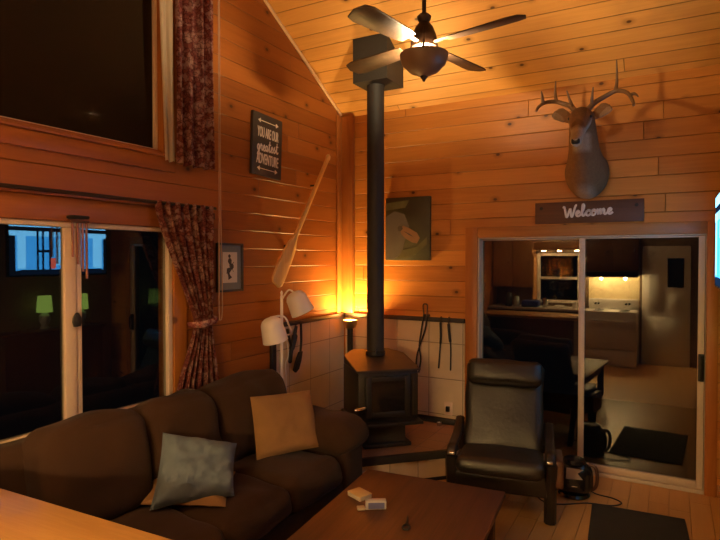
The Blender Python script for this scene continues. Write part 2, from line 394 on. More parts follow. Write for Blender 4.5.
# ------------------------------------------------------------------ room shell
def cut(bm, boxes):
    o = obj('cut_tmp', bm, [])
    for a, b in boxes:
        c = obj('cut_box', B(a, b), []); md = o.modifiers.new('b', 'BOOLEAN'); md.operation = 'DIFFERENCE'; md.object = c; md.solver = 'EXACT'
    me = bpy.data.meshes.new_from_object(o.evaluated_get(bpy.context.evaluated_depsgraph_get()))
    r = new(); r.from_mesh(me); bpy.data.meshes.remove(me)
    for q in [q for q in COL.objects if q.name.startswith('cut_')]:
        d = q.data; bpy.data.objects.remove(q); bpy.data.meshes.remove(d)
    return r
TH = .13
W1 = dict(y0=.98, y1=2.663, z0=.815, z1=1.975)     # lower window opening
W2 = dict(y0=.60, y1=2.60, z0=2.46, z1=4.25)       # upper window opening
DR = dict(x0=-1.516, x1=.228, z1=1.958)            # sliding door opening
gable = [(YK, 0), (D, 0), (D, roof(D)), (YR, roof(YR)), (YK, roof(YK))]
bm = prism(new(), gable, XL - TH, XL, lambda a, b, c: (c, a, b))
bm = cut(bm, [((XL - 1, w['y0'], w['z0']), (XL + 1, w['y1'], w['z1'])) for w in (W1, W2)])
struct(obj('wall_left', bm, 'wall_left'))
bm = B((XL - TH, D, 0), (XR + TH, D + TH, ZE)); bm = cut(bm, [((DR['x0'], D - 1, -.5), (DR['x1'], D + 1, DR['z1']))])
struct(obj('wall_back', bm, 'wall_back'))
struct(obj('wall_right', prism(new(), gable, XR, XR + TH, lambda a, b, c: (c, a, b)), 'wallplain'))
WK = dict(x0=-2.17, x1=-1.42, z0=.97, z1=1.87)
bm = B((XL - TH, YK - TH, 0), (XR + TH, YK, roof(YK))); bm = cut(bm, [((WK['x0'], YK - 1, WK['z0']), (WK['x1'], YK + 1, WK['z1']))])
struct(obj('wall_front', bm, 'wallplain'))
struct(obj('floor', B((XL - TH, YK - TH, -.06), (XR + TH, D + TH, 0)), 'floor'))
slab = lambda y0, y1: prism(new(), [(y0, roof(y0)), (y1, roof(y1)), (y1, roof(y1) + .1), (y0, roof(y0) + .1)], XL - TH, XR + TH, lambda a, b, c: (c, a, b))
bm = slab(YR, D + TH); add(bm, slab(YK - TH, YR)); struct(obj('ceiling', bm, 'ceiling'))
struct(obj('ground', B((-4.6, D + TH + .001, -.2), (2.4, D + 3.2, -.1)), 'night'))
# corner post, rake trim, skirting
struct(obj('trim_1', B((XL + .001, D - .055, 1.23), (XL + .14, D - .001, ZE - .002), .006), 'pine_z'))
struct(obj('trim_2', B((XL + .001, D - .14, 1.23), (XL + .022, D - .056, ZE - .002), .006), 'pine_z'))
rk = [(YR, roof(YR) - .002), (D - .06, roof(D - .06) - .002), (D - .06, roof(D - .06) - .03), (YR, roof(YR) - .03)]
struct(obj('trim_3', prism(new(), rk, XL + .001, XL + .022, lambda a, b, c: (c, a, b), .004), 'pine_light'))
struct(obj('baseboard_back', B((.31, D - .018, .001), (XR - .001, D - .001, .09), .004), 'pine_x'))
struct(obj('baseboard_left', B((XL + .001, 1.25, .001), (XL + .016, 3.46, .09), .004), 'pine_y'))
# casing of the lower window: head board with a projecting shelf, side casing
bm = B((XL + .001, .86, 1.976), (XL + .024, 2.80, 2.105), .004); box(bm, (XL + .001, .86, 2.106), (XL + .05, 2.84, 2.14), .006)
struct(obj('trim_4', bm, 'pine_y'))
struct(obj('trim_5', B((XL + .001, 2.664, .77), (XL + .022, 2.775, 1.984), .004), 'pine_z'))
struct(obj('trim_6', B((XL + .001, .9, .755), (XL + .05, 2.663, .814), .006), 'pine_y'))
# casing of the upper window: apron, stool, reveal
bm = B((XL + .001, .5, 2.345), (XL + .024, 2.68, 2.435), .004); box(bm, (XL + .001, .5, 2.436), (XL + .04, 2.70, 2.459), .006)
struct(obj('trim_7', bm, 'pine_y'))
bm = B((XL - TH, W2['y1'] - .02, W2['z0'] + .001), (XL + .001, W2['y1'] - .001, W2['z1'] - .02), .002); box(bm, (XL + .001, W2['y1'] - .02, W2['z0'] + .001), (XL + .024, W2['y1'] + .085, W2['z1'] + .08), .004)
struct(obj('trim_8', bm, 'pine_z'))
struct(obj('trim_9', B((XL - TH, W2['y0'], W2['z0']), (XL, W2['y1'] - .021, W2['z0'] + .018), .002), 'pine_y'))
# door casing
bm = B((-1.628, D - .022, .001), (-1.518, D - .001, 2.05), .004); struct(obj('trim_10', bm, 'pine_z'))
struct(obj('trim_11', B((.230, D - .022, .001), (.305, D - .001, 2.05), .004), 'pine_z'))
struct(obj('trim_12', B((-1.517, D - .022, 1.96), (.229, D - .001, 2.05), .004), 'pine_x'))

# windows
def pane(x0, y0, z0, x1, y1, z1): return B((x0, y0, z0), (x1, y1, z1))
xg = XL - .018
bm = new(); y0, y1, z0, z1 = (W1[k] for k in ('y0', 'y1', 'z0', 'z1'))
for a, b in (((y0, z0), (y1, z0 + .035)), ((y0, z1 - .03), (y1, z1)), ((y1 - .034, z0 + .035), (y1, z1 - .03)), ((y0, z0 + .035), (y0 + .05, z1 - .03))):
    box(bm, (xg - .03, a[0] + .001, a[1] + .001), (XL + .006, b[0] - .001, b[1] - .001), .003)
w1 = struct(obj('window_1', bm, 'cream'))
m1 = B((xg - .014, 1.905, z0 + .037), (XL + .004, 1.972, z1 - .032), .004); obj('sash', m1, 'cream', w1)
obj('sash', B((xg - .03, 1.973, z0 + .037), (xg + .008, 2.014, z1 - .032), .004), 'cream', w1)
obj('glass_pane', pane(xg - .004, y0 + .051, z0 + .036, xg + .002, 1.904, z1 - .031), 'glass', w1)
obj('glass_pane', pane(xg - .012, 2.0145, z0 + .036, xg - .006, y1 - .035, z1 - .031), 'glass', w1)
bm = new(); lathe(bm, [(0, 0), (.022, .003), (.03, .03), (.026, .055), (.012, .078), (0, .082)], n=18)
for v in bm.verts: v.co = Vector((XL + .018 + v.co.y * .35, 1.965 + v.co.x, 1.388 + v.co.z))
obj('latch', bm, 'black_metal', w1, label='black teardrop window latch')
xg2 = XL - .055
bm = new(); y0, y1, z0, z1 = (W2[k] for k in ('y0', 'y1', 'z0', 'z1'))
for a, b in (((y0, z0 + .02), (y1 - .022, z0 + .03)), ((y0, z1 - .04), (y1 - .022, z1)), ((y1 - .05, z0 + .03), (y1 - .022, z1 - .04)), ((y0, z0 + .03), (y0 + .04, z1 - .04))):
    box(bm, (xg2 - .03, a[0] + .001, a[1] + .001), (xg2 + .03, b[0] - .001, b[1] - .001), .003)
w2 = struct(obj('window_2', bm, 'cream'))
obj('glass_pane', pane(xg2 - .003, y0 + .041, z0 + .031, xg2 + .003, y1 - .051, z1 - .041), 'glass', w2)
T = NT('reflection_dimmer'); tr = T.n('ShaderNodeBsdfTransparent'); df = T.n('ShaderNodeBsdfDiffuse'); df.inputs[0].default_value = (.032, .018, .008, 1); mx = T.n('ShaderNodeMixShader'); mx.inputs[0].default_value = .72
T.t.links.new(tr.outputs[0], mx.inputs[1]); T.t.links.new(df.outputs[0], mx.inputs[2]); T.t.links.new(mx.outputs[0], T.out.inputs[0]); M['screen'] = T.m
obj('reflection_dimmer', pane(xg2 + .012, y0 + .041, z0 + .031, xg2 + .013, y1 - .051, z1 - .041), 'screen', w2, label='added dark sheet dimming the reflections in the glass')  # half-clear dark sheet, added to weaken the fan's reflection in the upper pane
# kitchen window (seen only as a reflection)
bm = new(); x0, x1, z0, z1 = (WK[k] for k in ('x0', 'x1', 'z0', 'z1')); zm = 1.42
for a, b in (((x0, z0), (x0 + .05, z1)), ((x1 - .05, z0), (x1, z1)), ((x0 + .05, z0), (x1 - .05, z0 + .05)), ((x0 + .05, z1 - .05), (x1 - .05, z1)), ((x0 + .05, zm - .025), (x1 - .05, zm + .025))):
    box(bm, (a[0] + .001, YK - .06, a[1] + .001), (b[0] - .001, YK + .02, b[1] - .001), .003)
w3 = struct(obj('window_3', bm, 'white')); obj('glass_pane', pane(x0 + .052, YK - .04, z0 + .052, x1 - .052, YK - .034, z1 - .052), 'glass', w3)
# sliding door
bm = new(); x0, x1, z1 = DR['x0'], DR['x1'], DR['z1']; yd = D + .03
for a, b in (((x0, .0), (x0 + .014, z1)), ((x1 - .006, 0), (x1, z1)), ((x0 + .014, z1 - .012), (x1 - .006, z1)), ((x0 + .014, 0), (x1 - .006, .03))):
    box(bm, (a[0] + .001, D - .012, a[1] + .001), (b[0] - .001, D + .1, b[1] - .001), .003)
d1 = struct(obj('door_1', bm, 'creamdoor'))
def panel(xa, xb, y, wl, wr, nm):
    bm = new(); za, zb = .033, z1 - .014
    for a, b in (((xa, za), (xa + wl, zb)), ((xb - wr, za), (xb, zb)), ((xa + wl, za), (xb - wr, za + .055)), ((xa + wl, zb - .012), (xb - wr, zb))):
        box(bm, (a[0] + .0005, y - .018, a[1] + .0005), (b[0] - .0005, y + .018, b[1] - .0005), .003)
    p = obj(nm, bm, 'creamdoor', d1)
    obj('glass_pane', pane(xa + wl, y - .003, za + .055, xb - wr, y + .003, zb - .012), 'glass', p); return p
panel(x0 + .016, -.640, D + .066, .008, .03, 'fixed_panel')
sp_ = panel(-.668, x1 - .008, D + .024, .046, .044, 'sliding_panel')
bm = new(); box(bm, (.180, D - .014, .85), (.218, D + .006, 1.055), .004); tube(bm, smooth([(.2, D - .01, .87), (.2, D - .045, .89), (.2, D - .045, 1.015), (.2, D - .01, 1.035)], 5), .009, 8)
obj('handle', bm, 'black_metal', sp_, label='dark pull handle')

# ------------------------------------------------------------------ curtains, cord, chime
def curtain(rows, xc, k, name, n=150, flare=1.0):
    bm = new(); G = []
    for i, (z, ya, yb, amp, sh) in enumerate(rows):
        G.append([bm.verts.new((xc + sh + amp * math.sin(2 * PI * k * j / n + .25 * math.sin(z * 5)) + .25 * amp * math.sin(2 * PI * k * 2.3 * j / n + z * 2), ya + (yb - ya) * (j / n), z + .006 * math.sin(2 * PI * k * j / n))) for j in range(n + 1)])
    for a, b in zip(G, G[1:]):
        for j in range(n): bm.faces.new((a[j], a[j + 1], b[j + 1], b[j]))
    g = bmesh.ops.solidify(bm, geom=bm.faces[:], thickness=.003)
    return bm
def rows_from(keys, n=40):
    out = []
    P = smooth([Vector((k[0], k[1], k[2])) for k in keys], max(2, n // (len(keys) - 1)))
    Q = smooth([Vector((k[0], k[3], k[4])) for k in keys], max(2, n // (len(keys) - 1)))
    return [(p.x, p.y, p.z, q.y, q.z) for p, q in zip(P, Q)]
t = thing('curtain', 'burgundy floral curtain hanging straight beside the high gable window', 'curtain', (XL + .1, 2.8, 2.39), 0)
obj('panel', curtain(rows_from([(4.38, 2.63, 2.95, .022, 0), (3.4, 2.63, 2.965, .024, 0), (2.395, 2.64, 2.975, .026, 0)], 30), XL + .085, 3.5, 'c'), 'curtain', t)
obj('lining', curtain(rows_from([(4.38, 2.53, 2.64, .008, 0), (3.4, 2.525, 2.635, .008, 0), (2.405, 2.565, 2.64, .008, 0)], 24), XL + .058, 1.5, 'c', 40), 'lining', t, label='cream curtain lining')
bm = new(); tube(bm, [(XL + .085, .5, 4.4), (XL + .085, 3.02, 4.4)], .014); lathe(bm, [(0, 0), (.025, .01), (.03, .03), (.02, .05), (0, .06)], n=14)
for v in bm.verts[-6 * 14:]: v.co = Vector((XL + .085 + v.co.x, 3.01 + v.co.z, 4.4 + v.co.y))
obj('rod', bm, 'bronze', t)
t = thing('curtain', 'burgundy floral curtain gathered and tied back over the sofa', 'curtain', (XL + .1, 2.8, .86), 0)
K = [(2.135, 2.465, 2.955, .022, .01), (2.05, 2.475, 2.955, .024, .01), (1.85, 2.55, 2.955, .026, .01), (1.6, 2.665, 2.95, .028, .01), (1.40, 2.76, 2.94, .026, .015), (1.32, 2.775, 2.935, .022, .015), (1.2, 2.74, 2.95, .026, .01), (1.0, 2.66, 2.99, .028, .005), (.83, 2.61, 3.03, .026, 0)]
obj('panel', curtain(rows_from(K, 56), XL + .072, 6.5, 'c', 190), 'curtain', t)
bm = new(); tube(bm, smooth([(XL + .06, 2.955, 1.35), (XL + .15, 2.93, 1.345), (XL + .165, 2.85, 1.335), (XL + .15, 2.77, 1.325), (XL + .06, 2.75, 1.32)], 5), .016, 8, flat=(.5, 1.4)); obj('tieback', bm, 'curtain', t)
bm = new(); tube(bm, [(XL + .075, .85, 2.128), (XL + .075, 3.0, 2.128)], .011); obj('rod', bm, 'bronze', t)
bm = new(); box(bm, (XL + .001, 2.985, 2.05), (XL + .05, 3.02, 2.1), .006); obj('bracket', bm, 'black_metal', t)
o = obj('pull_cord', tube(new(), smooth([(XL + .18, 2.925, 3.9), (XL + .18, 2.925, 2.46), (XL + .18, 2.922, 1.9), (XL + .175, 2.925, 1.45), (XL + .175, 2.93, 1.36), (XL + .175, 2.925, 1.345), (XL + .175, 2.955, 1.38), (XL + .175, 2.955, 1.7), (XL + .18, 2.94, 2.2), (XL + .18, 2.935, 3.9)], 6), .0035, 6), 'cord', origin=(XL + .18, 2.925, 1.35))
tag(o, 'thin looped pull cord dangling in front of the tied-back curtain', 'cord')
t = thing('wind_chime', 'small wind chime of thin copper tubes hanging inside the patio window', 'wind chime', (XL + .075, 1.95, 1.7))
obj('hook', B((XL + .025, 1.90, 1.990), (XL + .09, 2.0, 2.008), .006), 'black_metal', t)
for yy, zb in ((1.905, 1.78), (1.935, 1.74), (1.965, 1.70), (1.988, 1.66)):
    obj('tube', tube(new(), [(XL + .075, yy, 1.967), (XL + .075, yy, zb)], .0065, 10), plain('copper', (.35, .13, .08), .35, .7) if 'copper' not in M else M['copper'], t)
obj('top_disc', B((XL + .06, 1.897, 1.968), (XL + .09, 1.998, 1.980), .004), 'dark_board', t)

# ------------------------------------------------------------------ left wall pieces
def onwall(bm, W, c, rot=0): bm.transform(W @ Matrix.Translation((c[0], c[1], 0)) @ Matrix.Rotation(rot, 4, 'Z')); return bm
sc_ = (3.651, 2.69); rt = math.radians(-2.5)
t = thing('wall_sign', 'black wooden sign with white motto lettering and arrows', 'sign', (XL + .015, 3.651, 2.44))
obj('board', onwall(B((-.188, -.25, .002), (.188, .25, .03), .004), WL(0), sc_, rt), 'signblack', t)
for tx, yy, wd, sz in (('YOU ARE OUR', .06, .27, .115), ('ADVENTURE', -.155, .28, .12)):
    b = text_bm(tx, sz, wd); b.transform(Matrix.Translation((0, yy, .032))); obj('lettering', onwall(b, WL(0), sc_, rt), 'signwhite', t)
b = script_bm('greatest', .095, .27, .006, .05); b.transform(Matrix.Translation((0, -.045, .032))); obj('script_lettering', onwall(b, WL(0), sc_, rt), 'signwhite', t)
for yy in (.19, -.195):
    b = new(); tube(b, [(-.125, yy, .032), (.125, yy, .032)], .003, 6)
    for s in (-1, 1): prism(b, [(s * .13, yy), (s * .1, yy + .018), (s * .1, yy - .018)], .030, .034)
    obj('arrow', onwall(b, WL(0), sc_, rt), 'signwhite', t)
t = thing('picture_frame', 'small grey-matted drawing of a figure beside the tied-back curtain', 'picture', (XL + .012, 3.215, 1.52))
fc = (3.215, 1.705)
b = new()
for a, c in (((-.138, -.183), (-.123, .183)), ((.123, -.183), (.138, .183)), ((-.123, -.183), (.123, -.168)), ((-.123, .168), (.123, .183))): box(b, (a[0], a[1], .002), (c[0], c[1], .028), .003)
obj('frame', onwall(b, WL(0), fc), plain('dark_pewter', (.07, .06, .05), .4, .3), t)
obj('mount', onwall(B((-.122, -.167, .002), (.122, .167, .012)), WL(0), fc), 'grey_mat', t)
obj('print', onwall(B((-.078, -.115, .0125), (.078, .115, .0145)), WL(0), fc), 'print', t)
b = new(); tube(b, smooth([(-.005, .07, .015), (.0, .03, .015), (.02, 0, .015), (-.02, -.03, .015), (.0, -.085, .015)], 5), [.01 + .012 * math.sin(i * .55) ** 2 for i in range(21)], 6)
lathe(b, [(0, 0), (.014, .001), (0, .002)], (-.008, .085, .0145), 12)
for k in range(7): tube(b, smooth([(.0, -.03 + k * .008, .015), (.03 * math.cos(k * 1.1), -.0 + .03 * math.sin(k * 1.7), .015), (.045 * math.cos(k * 1.1 + .4), -.0 + .05 * math.sin(k * 1.7), .015)], 4), .003, 5)
for v in b.verts: v.co.z = .0148 + (v.co.z - .015) * .03
obj('ink_drawing', onwall(b, WL(0), fc), 'ink', t)
# paddle
pa, pb = Vector((4.52, 2.752)), Vector((3.695, 1.555)); ax = (pb - pa).normalized(); nx = Vector((ax.y, -ax.x)); Lp = (pb - pa).length
pw = lambda s, w: (pa.x + ax.x * s + nx.x * w, pa.y + ax.y * s + nx.y * w)
prof = [(0, .018), (.03, .028), (.06, .02), (.2, .019), (.5, .019), (.95, .021), (1.0, .035), (1.05, .058), (1.12, .068), (1.36, .077), (Lp - .03, .072), (Lp, .045)]
poly = [pw(s, w) for s, w in prof] + [pw(s, -w) for s, w in prof[::-1]]
b = prism(new(), poly, XL + .06, XL + .085, lambda a, c, h: (h, a, c), .006)
o = obj('paddle', b, 'paddle', origin=(XL + .07, 3.7, 1.55)); tag(o, 'varnished wooden canoe paddle hung diagonally on the board wall', 'paddle')
t = o
b = B((XL + .001, 4.302, 2.437), (XL + .062, 4.316, 2.451), .004); obj('hanger_peg', b, 'black_metal', o)
b = B((XL + .001, 3.9, 1.86), (XL + .062, 3.93, 1.89), .004); obj('hanger_peg', b, 'black_metal', o)

# ------------------------------------------------------------------ back wall pieces
t = thing('canvas_print', 'unframed olive and grey photo canvas of a fish in hand', 'picture', (-2.195, D - .01, 1.755))
cc = (-2.195, 2.055)
obj('canvas', onwall(B((-.23, -.3, .0005), (.23, .3, .035), .003), WB(0), cc), 'mud', t)
b = prism(new(), [(-.228, .12), (-.13, .17), (-.03, .14), (.02, .02), (-.02, -.1), (-.06, -.24), (-.14, -.29), (-.228, -.29)], .0352, .0362); obj('water_patch', onwall(b, WB(0), cc), 'watergrey', t)
b = prism(new(), [(-.228, .18), (-.02, .2), (.02, .27), (-.228, .25)], .0352, .0358); obj('reed_patch', onwall(b, WB(0), cc), 'olive2', t)
b = prism(new(), [(-.05, -.2), (.1, -.17), (.2, -.08), (.2, -.15), (.08, -.25), (-.1, -.29)], .0363, .0368); obj('grass_patch', onwall(b, WB(0), cc), 'olive2', t)
b = prism(new(), [(-.08, .0), (-.04, .03), (.03, .0), (.1, -.04), (.13, -.09), (.1, -.14), (.05, -.13), (-.02, -.09), (-.06, -.05)], .0364, .0374); obj('fish_figure', onwall(b, WB(0), cc), 'fishskin', t)
b = prism(new(), [(-.1, .01), (-.085, .03), (-.055, .028), (-.045, .0), (-.07, -.025), (-.095, -.015)], .0376, .0382); prism(b, [(-.04, -.02), (.02, -.045), (.07, -.08), (.02, -.06)], .0376, .0382); obj('dark_markings', onwall(b, WB(0), cc), 'ink', t)
t = thing('welcome_sign', 'long dark plank sign reading Welcome above the sliding door', 'sign', (-.604, D - .01, 2.06))
wc = (-.604, 2.152)
obj('board', onwall(B((-.412, -.088, .002), (.412, .088, .024), .004), WB(0), wc), 'dark_board', t)
b = script_bm('Welcome', .092, .375, .0085, .05); b.transform(Matrix.Translation((.003, -.03, .026))); obj('lettering', onwall(b, WB(0), wc), 'signwhite', t)
for xx in (-.36, .36): 
    b = new(); lathe(b, [(0, 0), (.012, 0), (.014, .004), (0, .006)], (xx, .04, .023), 12); obj('screw', onwall(b, WB(0), wc), 'black_metal', t)
# deer
T = NT('deer_coat'); at = T.n('ShaderNodeVertexColor'); at.layer_name = 'coat'; nz = T.noise(obco(T), 60, 4)
M['deer'] = T.bsdf(T.mix(T.ma('MULTIPLY', nz, .5), at.outputs[0], (.03, .017, .01)), .9, bump=T.noise(obco(T), 220, 3), bdist=.004, spec=.15)
dx = -.6
deer = thing('deer_mount', 'deer head mount with antlers above the Welcome plank', 'mounted deer', (dx, D - .01, 2.25))
path = [(4.893, 2.45, .140, .18, 1.0), (4.84, 2.45, .162, .195, 1.0), (4.76, 2.475, .160, .175, 1.05), (4.69, 2.53, .135, .148, 1.1), (4.63, 2.61, .112, .126, 1.1), (4.58, 2.69, .103, .115, 1.05), (4.535, 2.765, .094, .103, 1.0), (4.485, 2.81, .089, .092, 1.0), (4.43, 2.80, .084, .086, 1.0), (4.375, 2.757, .070, .075, 1.0), (4.32, 2.700, .052, .060, 1.0), (4.27, 2.650, .043, .050, 1.0), (4.228, 2.612, .041, .045, 1.0), (4.207, 2.593, .036, .038, 1.0), (4.197, 2.585, .018, .018, 1.0)]
rings = []
for i, (y, z, w, h, lo) in enumerate(path):
    a, c = path[max(i - 1, 0)], path[min(i + 1, len(path) - 1)]
    tg = Vector((0, c[0] - a[0], c[1] - a[1])).normalized(); up = Vector((0, tg.z, -tg.y)).normalized()
    if up.z < 0: up = -up
    if i == 0: up = Vector((0, 0, 1))
    rings.append(((dx, y, z), (1, 0, 0), up, w, h, lo))
b = loft(new(), rings, 36); bmesh.ops.subdivide_edges(b, edges=b.edges[:], cuts=1, smooth=.6)
for s in (-1, 1):   # ears: leaf-shaped cups
    e0 = Vector((dx + s * .07, 4.50, 2.83)); e1 = Vector((dx + s * .215, 4.47, 2.86)); rr = []
    for q in range(9):
        f = q / 8; w = .014 + .054 * math.sin(PI * min(1, f * .93 + .05)) ** .8 * (1 - .25 * f)
        if q == 8: w = .006
        rr.append((e0.lerp(e1, f) + Vector((0, .0, .018 * math.sin(PI * f))), (0, 0.25, 1), (0, 1, -.25), w, .012, .6))
    loft(b, rr, 14)
for s in (-1, 1):   # brow bumps
    puff(b, (dx + s * .062 - .022, 4.375, 2.79), (dx + s * .062 + .022, 4.44, 2.835), .02, n=4)
md_o = obj('tmp', b, 'deer'); mm = md_o.modifiers.new('r', 'REMESH'); mm.mode = 'VOXEL'; mm.voxel_size = .009; mm.use_smooth_shade = True
sm = md_o.modifiers.new('s', 'SMOOTH'); sm.factor = .5; sm.iterations = 4
me = bpy.data.meshes.new_from_object(md_o.evaluated_get(bpy.context.evaluated_depsgraph_get())); q = md_o.data; bpy.data.objects.remove(md_o); bpy.data.meshes.remove(q)
b = new(); b.from_mesh(me); bpy.data.meshes.remove(me)
head = obj('head_and_neck', b, 'deer', deer, ang=80)
ca = head.data.color_attributes.new('coat', 'FLOAT_COLOR', 'POINT')
base, pale, dark = Vector((.27, .135, .062)), Vector((.60, .45, .32)), Vector((.10, .05, .026))
sst = lambda x, a, b_: max(0, min(1, (x - a) / (b_ - a)))
for i, v in enumerate(head.data.vertices):
    p = XF[head.name] @ v.co; c = base.copy()
    c = c.lerp(dark, .55 * sst(p.z, 2.76, 2.84) * sst(4.6, p.y, p.y + .1) if abs(p.x - dx) < .05 else 0)
    if p.y < 4.56:  # white chin, throat patch and muzzle band
        axis = 2.588 + (p.y - 4.195) * .95
        if p.y < 4.42: c = c.lerp(pale, sst(axis - p.z, -.02, .012) * .95)
        if 4.225 < p.y < 4.27: c = c.lerp(pale, .45)
        if p.y < 4.30 and p.z > axis + .02: c = c.lerp(dark, .45)
    th = sst(.075 - abs(p.x - dx), 0, .03) * sst(p.z, 2.56, 2.60) * sst(2.72 - p.z, 0, .03) * sst(4.66 - p.y, 0, .03)
    c = c.lerp(pale, th * .8)
    c = c.lerp(pale, .55 * sst(2.36 - p.z, 0, .06) * sst(.09 - abs(p.x - dx), 0, .05))
    if abs(p.x - dx) > .1 and p.z > 2.78: c = c.lerp(pale, .45 if p.y < 4.475 else .1)
    ca.data[i].color = (*c, 1)
b = puff(new(), (dx - .03, 4.186, 2.578), (dx + .03, 4.222, 2.622), .015, n=6); obj('nose', b, 'nose', deer)
for s in (-1, 1):
    b = new(); bmesh.ops.create_uvsphere(b, u_segments=16, v_segments=10, radius=.015); b.transform(Matrix.Translation((dx + s * .071, 4.39, 2.805))); obj('eye', b, 'nose', deer)
def antler(s, pts, tines):
    b = new(); P = smooth([(dx + s * x, y, z) for x, y, z in pts], 6); tube(b, P, [.022 * (1 - .58 * i / (len(P) - 1)) for i in range(len(P))], 10)
    for tn in tines:
        Q = smooth([(dx + s * x, y, z) for x, y, z in tn], 6); tube(b, Q, [.016 * (1 - .75 * i / (len(Q) - 1)) for i in range(len(Q))], 8)
    tube(b, [(dx + s * pts[0][0], pts[0][1], pts[0][2] - .01), (dx + s * pts[0][0], pts[0][1], pts[0][2] + .012)], .024, 12)
    return obj('antler', b, 'antler', deer)
antler(1, [(.045, 4.475, 2.875), (.085, 4.50, 2.925), (.15, 4.53, 2.97), (.235, 4.52, 3.0), (.31, 4.44, 2.955), (.35, 4.36, 2.875), (.36, 4.32, 2.83)], [[(.07, 4.49, 2.91), (.075, 4.46, 2.96), (.085, 4.44, 3.03)], [(.225, 4.525, 2.998), (.235, 4.54, 3.08), (.232, 4.53, 3.23)], [(.325, 4.42, 2.93), (.36, 4.40, 2.93), (.385, 4.37, 2.90)]])
antler(-1, [(.045, 4.475, 2.875), (.075, 4.50, 2.92), (.13, 4.53, 2.955), (.20, 4.52, 2.98), (.26, 4.46, 2.965), (.29, 4.38, 2.92), (.30, 4.34, 2.88)], [[(.065, 4.49, 2.91), (.08, 4.46, 2.96), (.10, 4.44, 3.03)], [(.19, 4.525, 2.98), (.2, 4.54, 3.05), (.195, 4.53, 3.14)], [(.27, 4.44, 2.96), (.27, 4.40, 3.0), (.27, 4.37, 3.03)]])

# ------------------------------------------------------------------ tiled corner, hearth, stove
t = thing('tile_wainscot', 'cream tiled wall panel behind the stove, left of its corner', 'tile panel', (XL + .01, 4.3, .24), 0)
obj('tiles', B((XL + .002, 3.76, .245), (XL + .014, D - .004, 1.185)), 'tile_l', t)
obj('cap', B((XL + .002, 3.74, 1.186), (XL + .035, D - .004, 1.225), .005), 'cap', t, label='dark wooden cap rail')
obj('end_trim', B((XL + .002, 3.70, .245), (XL + .03, 3.759, 1.185), .004), 'black_metal', t, label='black end strip')
t = thing('tile_wainscot', 'cream tiled wall panel between the stove corner and sliding door', 'tile panel', (-2.25, D - .01, .24), 0)
obj('tiles', B((XL + .036, D - .014, .30), (-1.632, D - .002, 1.185)), 'tile', t)
obj('cap', B((XL + .036, D - .035, 1.186), (-1.632, D - .002, 1.225), .005), 'cap', t, label='dark wooden cap rail')
obj('base_strip', B((XL + .036, D - .03, .243), (-1.632, D - .002, .295), .004), 'black_metal', t, label='black base strip')
t = thing('hearth', 'raised corner hearth with terracotta top, black edge and cream tiled front', 'hearth', (-2.3, 4.3, 0))
hp = [(XL + .002, D - .002), (-1.53, D - .002), (-1.53, 4.22), (-2.27, 3.48), (XL + .002, 3.48)]
ins = [(XL + .002, D - .002), (-1.565, D - .002), (-1.565, 4.235), (-2.285, 3.515), (XL + .002, 3.515)]
b = prism(new(), ins, .03, .195); obj('tile_front', b, 'tile_h', t)
b = prism(new(), ins, .001, .03); obj('plinth', b, 'black_metal', t)
b = prism(new(), ins, .195, .24); obj('brick_top', b, 'hearth_top', t)
b = new(); q1 = [(-1.53, D - .03), (-1.53, 4.22), (-2.27, 3.48), (XL + .002, 3.48)]; q2 = [(-1.566, D - .03), (-1.566, 4.2352), (-2.2852, 3.516), (XL + .002, 3.516)]
for i in range(3): prism(b, [q1[i], q1[i + 1], q2[i + 1], q2[i]], .185, .243)
obj('edge_trim', b, 'black_metal', t, label='black edge trim')
# stove: local frame, x to its left as seen from the front, front at y=0 facing -y
st = thing('wood_stove', 'black iron wood stove on a pedestal on the corner hearth', 'stove', (-1.968, 4.022, .243), math.radians(45))
dz = -.243
b = B((-.255, .02, .46 + dz), (.255, .50, .862 + dz), .012); obj('firebox', b, 'stove', st, True)
b = prism(new(), [(-.275, 0), (.27, 0), (.27, .40), (.17, .54), (-.17, .54), (-.275, .40)], 0, .016)
for v in b.verts: v.co.z += .863 + dz + max(0, v.co.y) * .165
bmesh.ops.bevel(b, geom=b.edges[:], offset=.004, segments=2, affect='EDGES'); obj('top_plate', b, 'stove_top', st, True, label='dull steel cooktop plate')
b = prism(new(), [(.05, .0), (.50, .0), (.50, .075), (.05, .0)][:3], -.25, .25, lambda a, h, c: (c, a, .8625 + dz + h)); obj('top_wedge', b, 'stove', st, True)
b = B((-.275, -.05, .435 + dz), (.275, .5, .462 + dz), .006); obj('ash_lip', b, 'stove', st, True)
b = prism(new(), [(-.16, .07), (.16, .07), (.16, .42), (-.16, .42)], .03 , .19); obj('pedestal', b, 'stove', st, True)
b = B((-.2, .03, .001), (.2, .46, .032), .006); obj('pedestal_foot', b, 'stove', st, True)
b = new()
for a, c in (((-.20, .50), (-.15, .83)), ((.13, .50), (.18, .83)), ((-.15, .50), (.13, .545)), ((-.15, .785), (.13, .83))): box(b, (a[0], -.012, a[1] + dz), (c[0], .019, c[1] + dz), .006)
dr = obj('door', b, 'stove', st, True)
obj('door_glass', B((-.149, -.002, .546 + dz), (.129, .012, .784 + dz)), 'stove_glass', dr, True)
b = new(); tube(b, [(-.215, -.015, .60 + dz), (-.215, -.045, .60 + dz)], .009, 8); tube(b, smooth([(-.215, -.045, .60 + dz), (-.25, -.05, .595 + dz), (-.30, -.045, .585 + dz)], 4), [.008, .012] + [.012] * 6 + [.009], 10)
obj('door_handle', b, 'chrome', dr, True, label='coiled chrome door handle')
for k in range(4): obj('side_fin', B((.195 + k * .014, -.006, .50 + dz), (.2 + k * .014, .019, .84 + dz), .001), 'stove_top', st, True)
pc = (-2.232, 4.285)
sp = thing('stove_pipe', 'black stovepipe rising from the stove to the ceiling box', 'stovepipe', (pc[0], pc[1], .955))
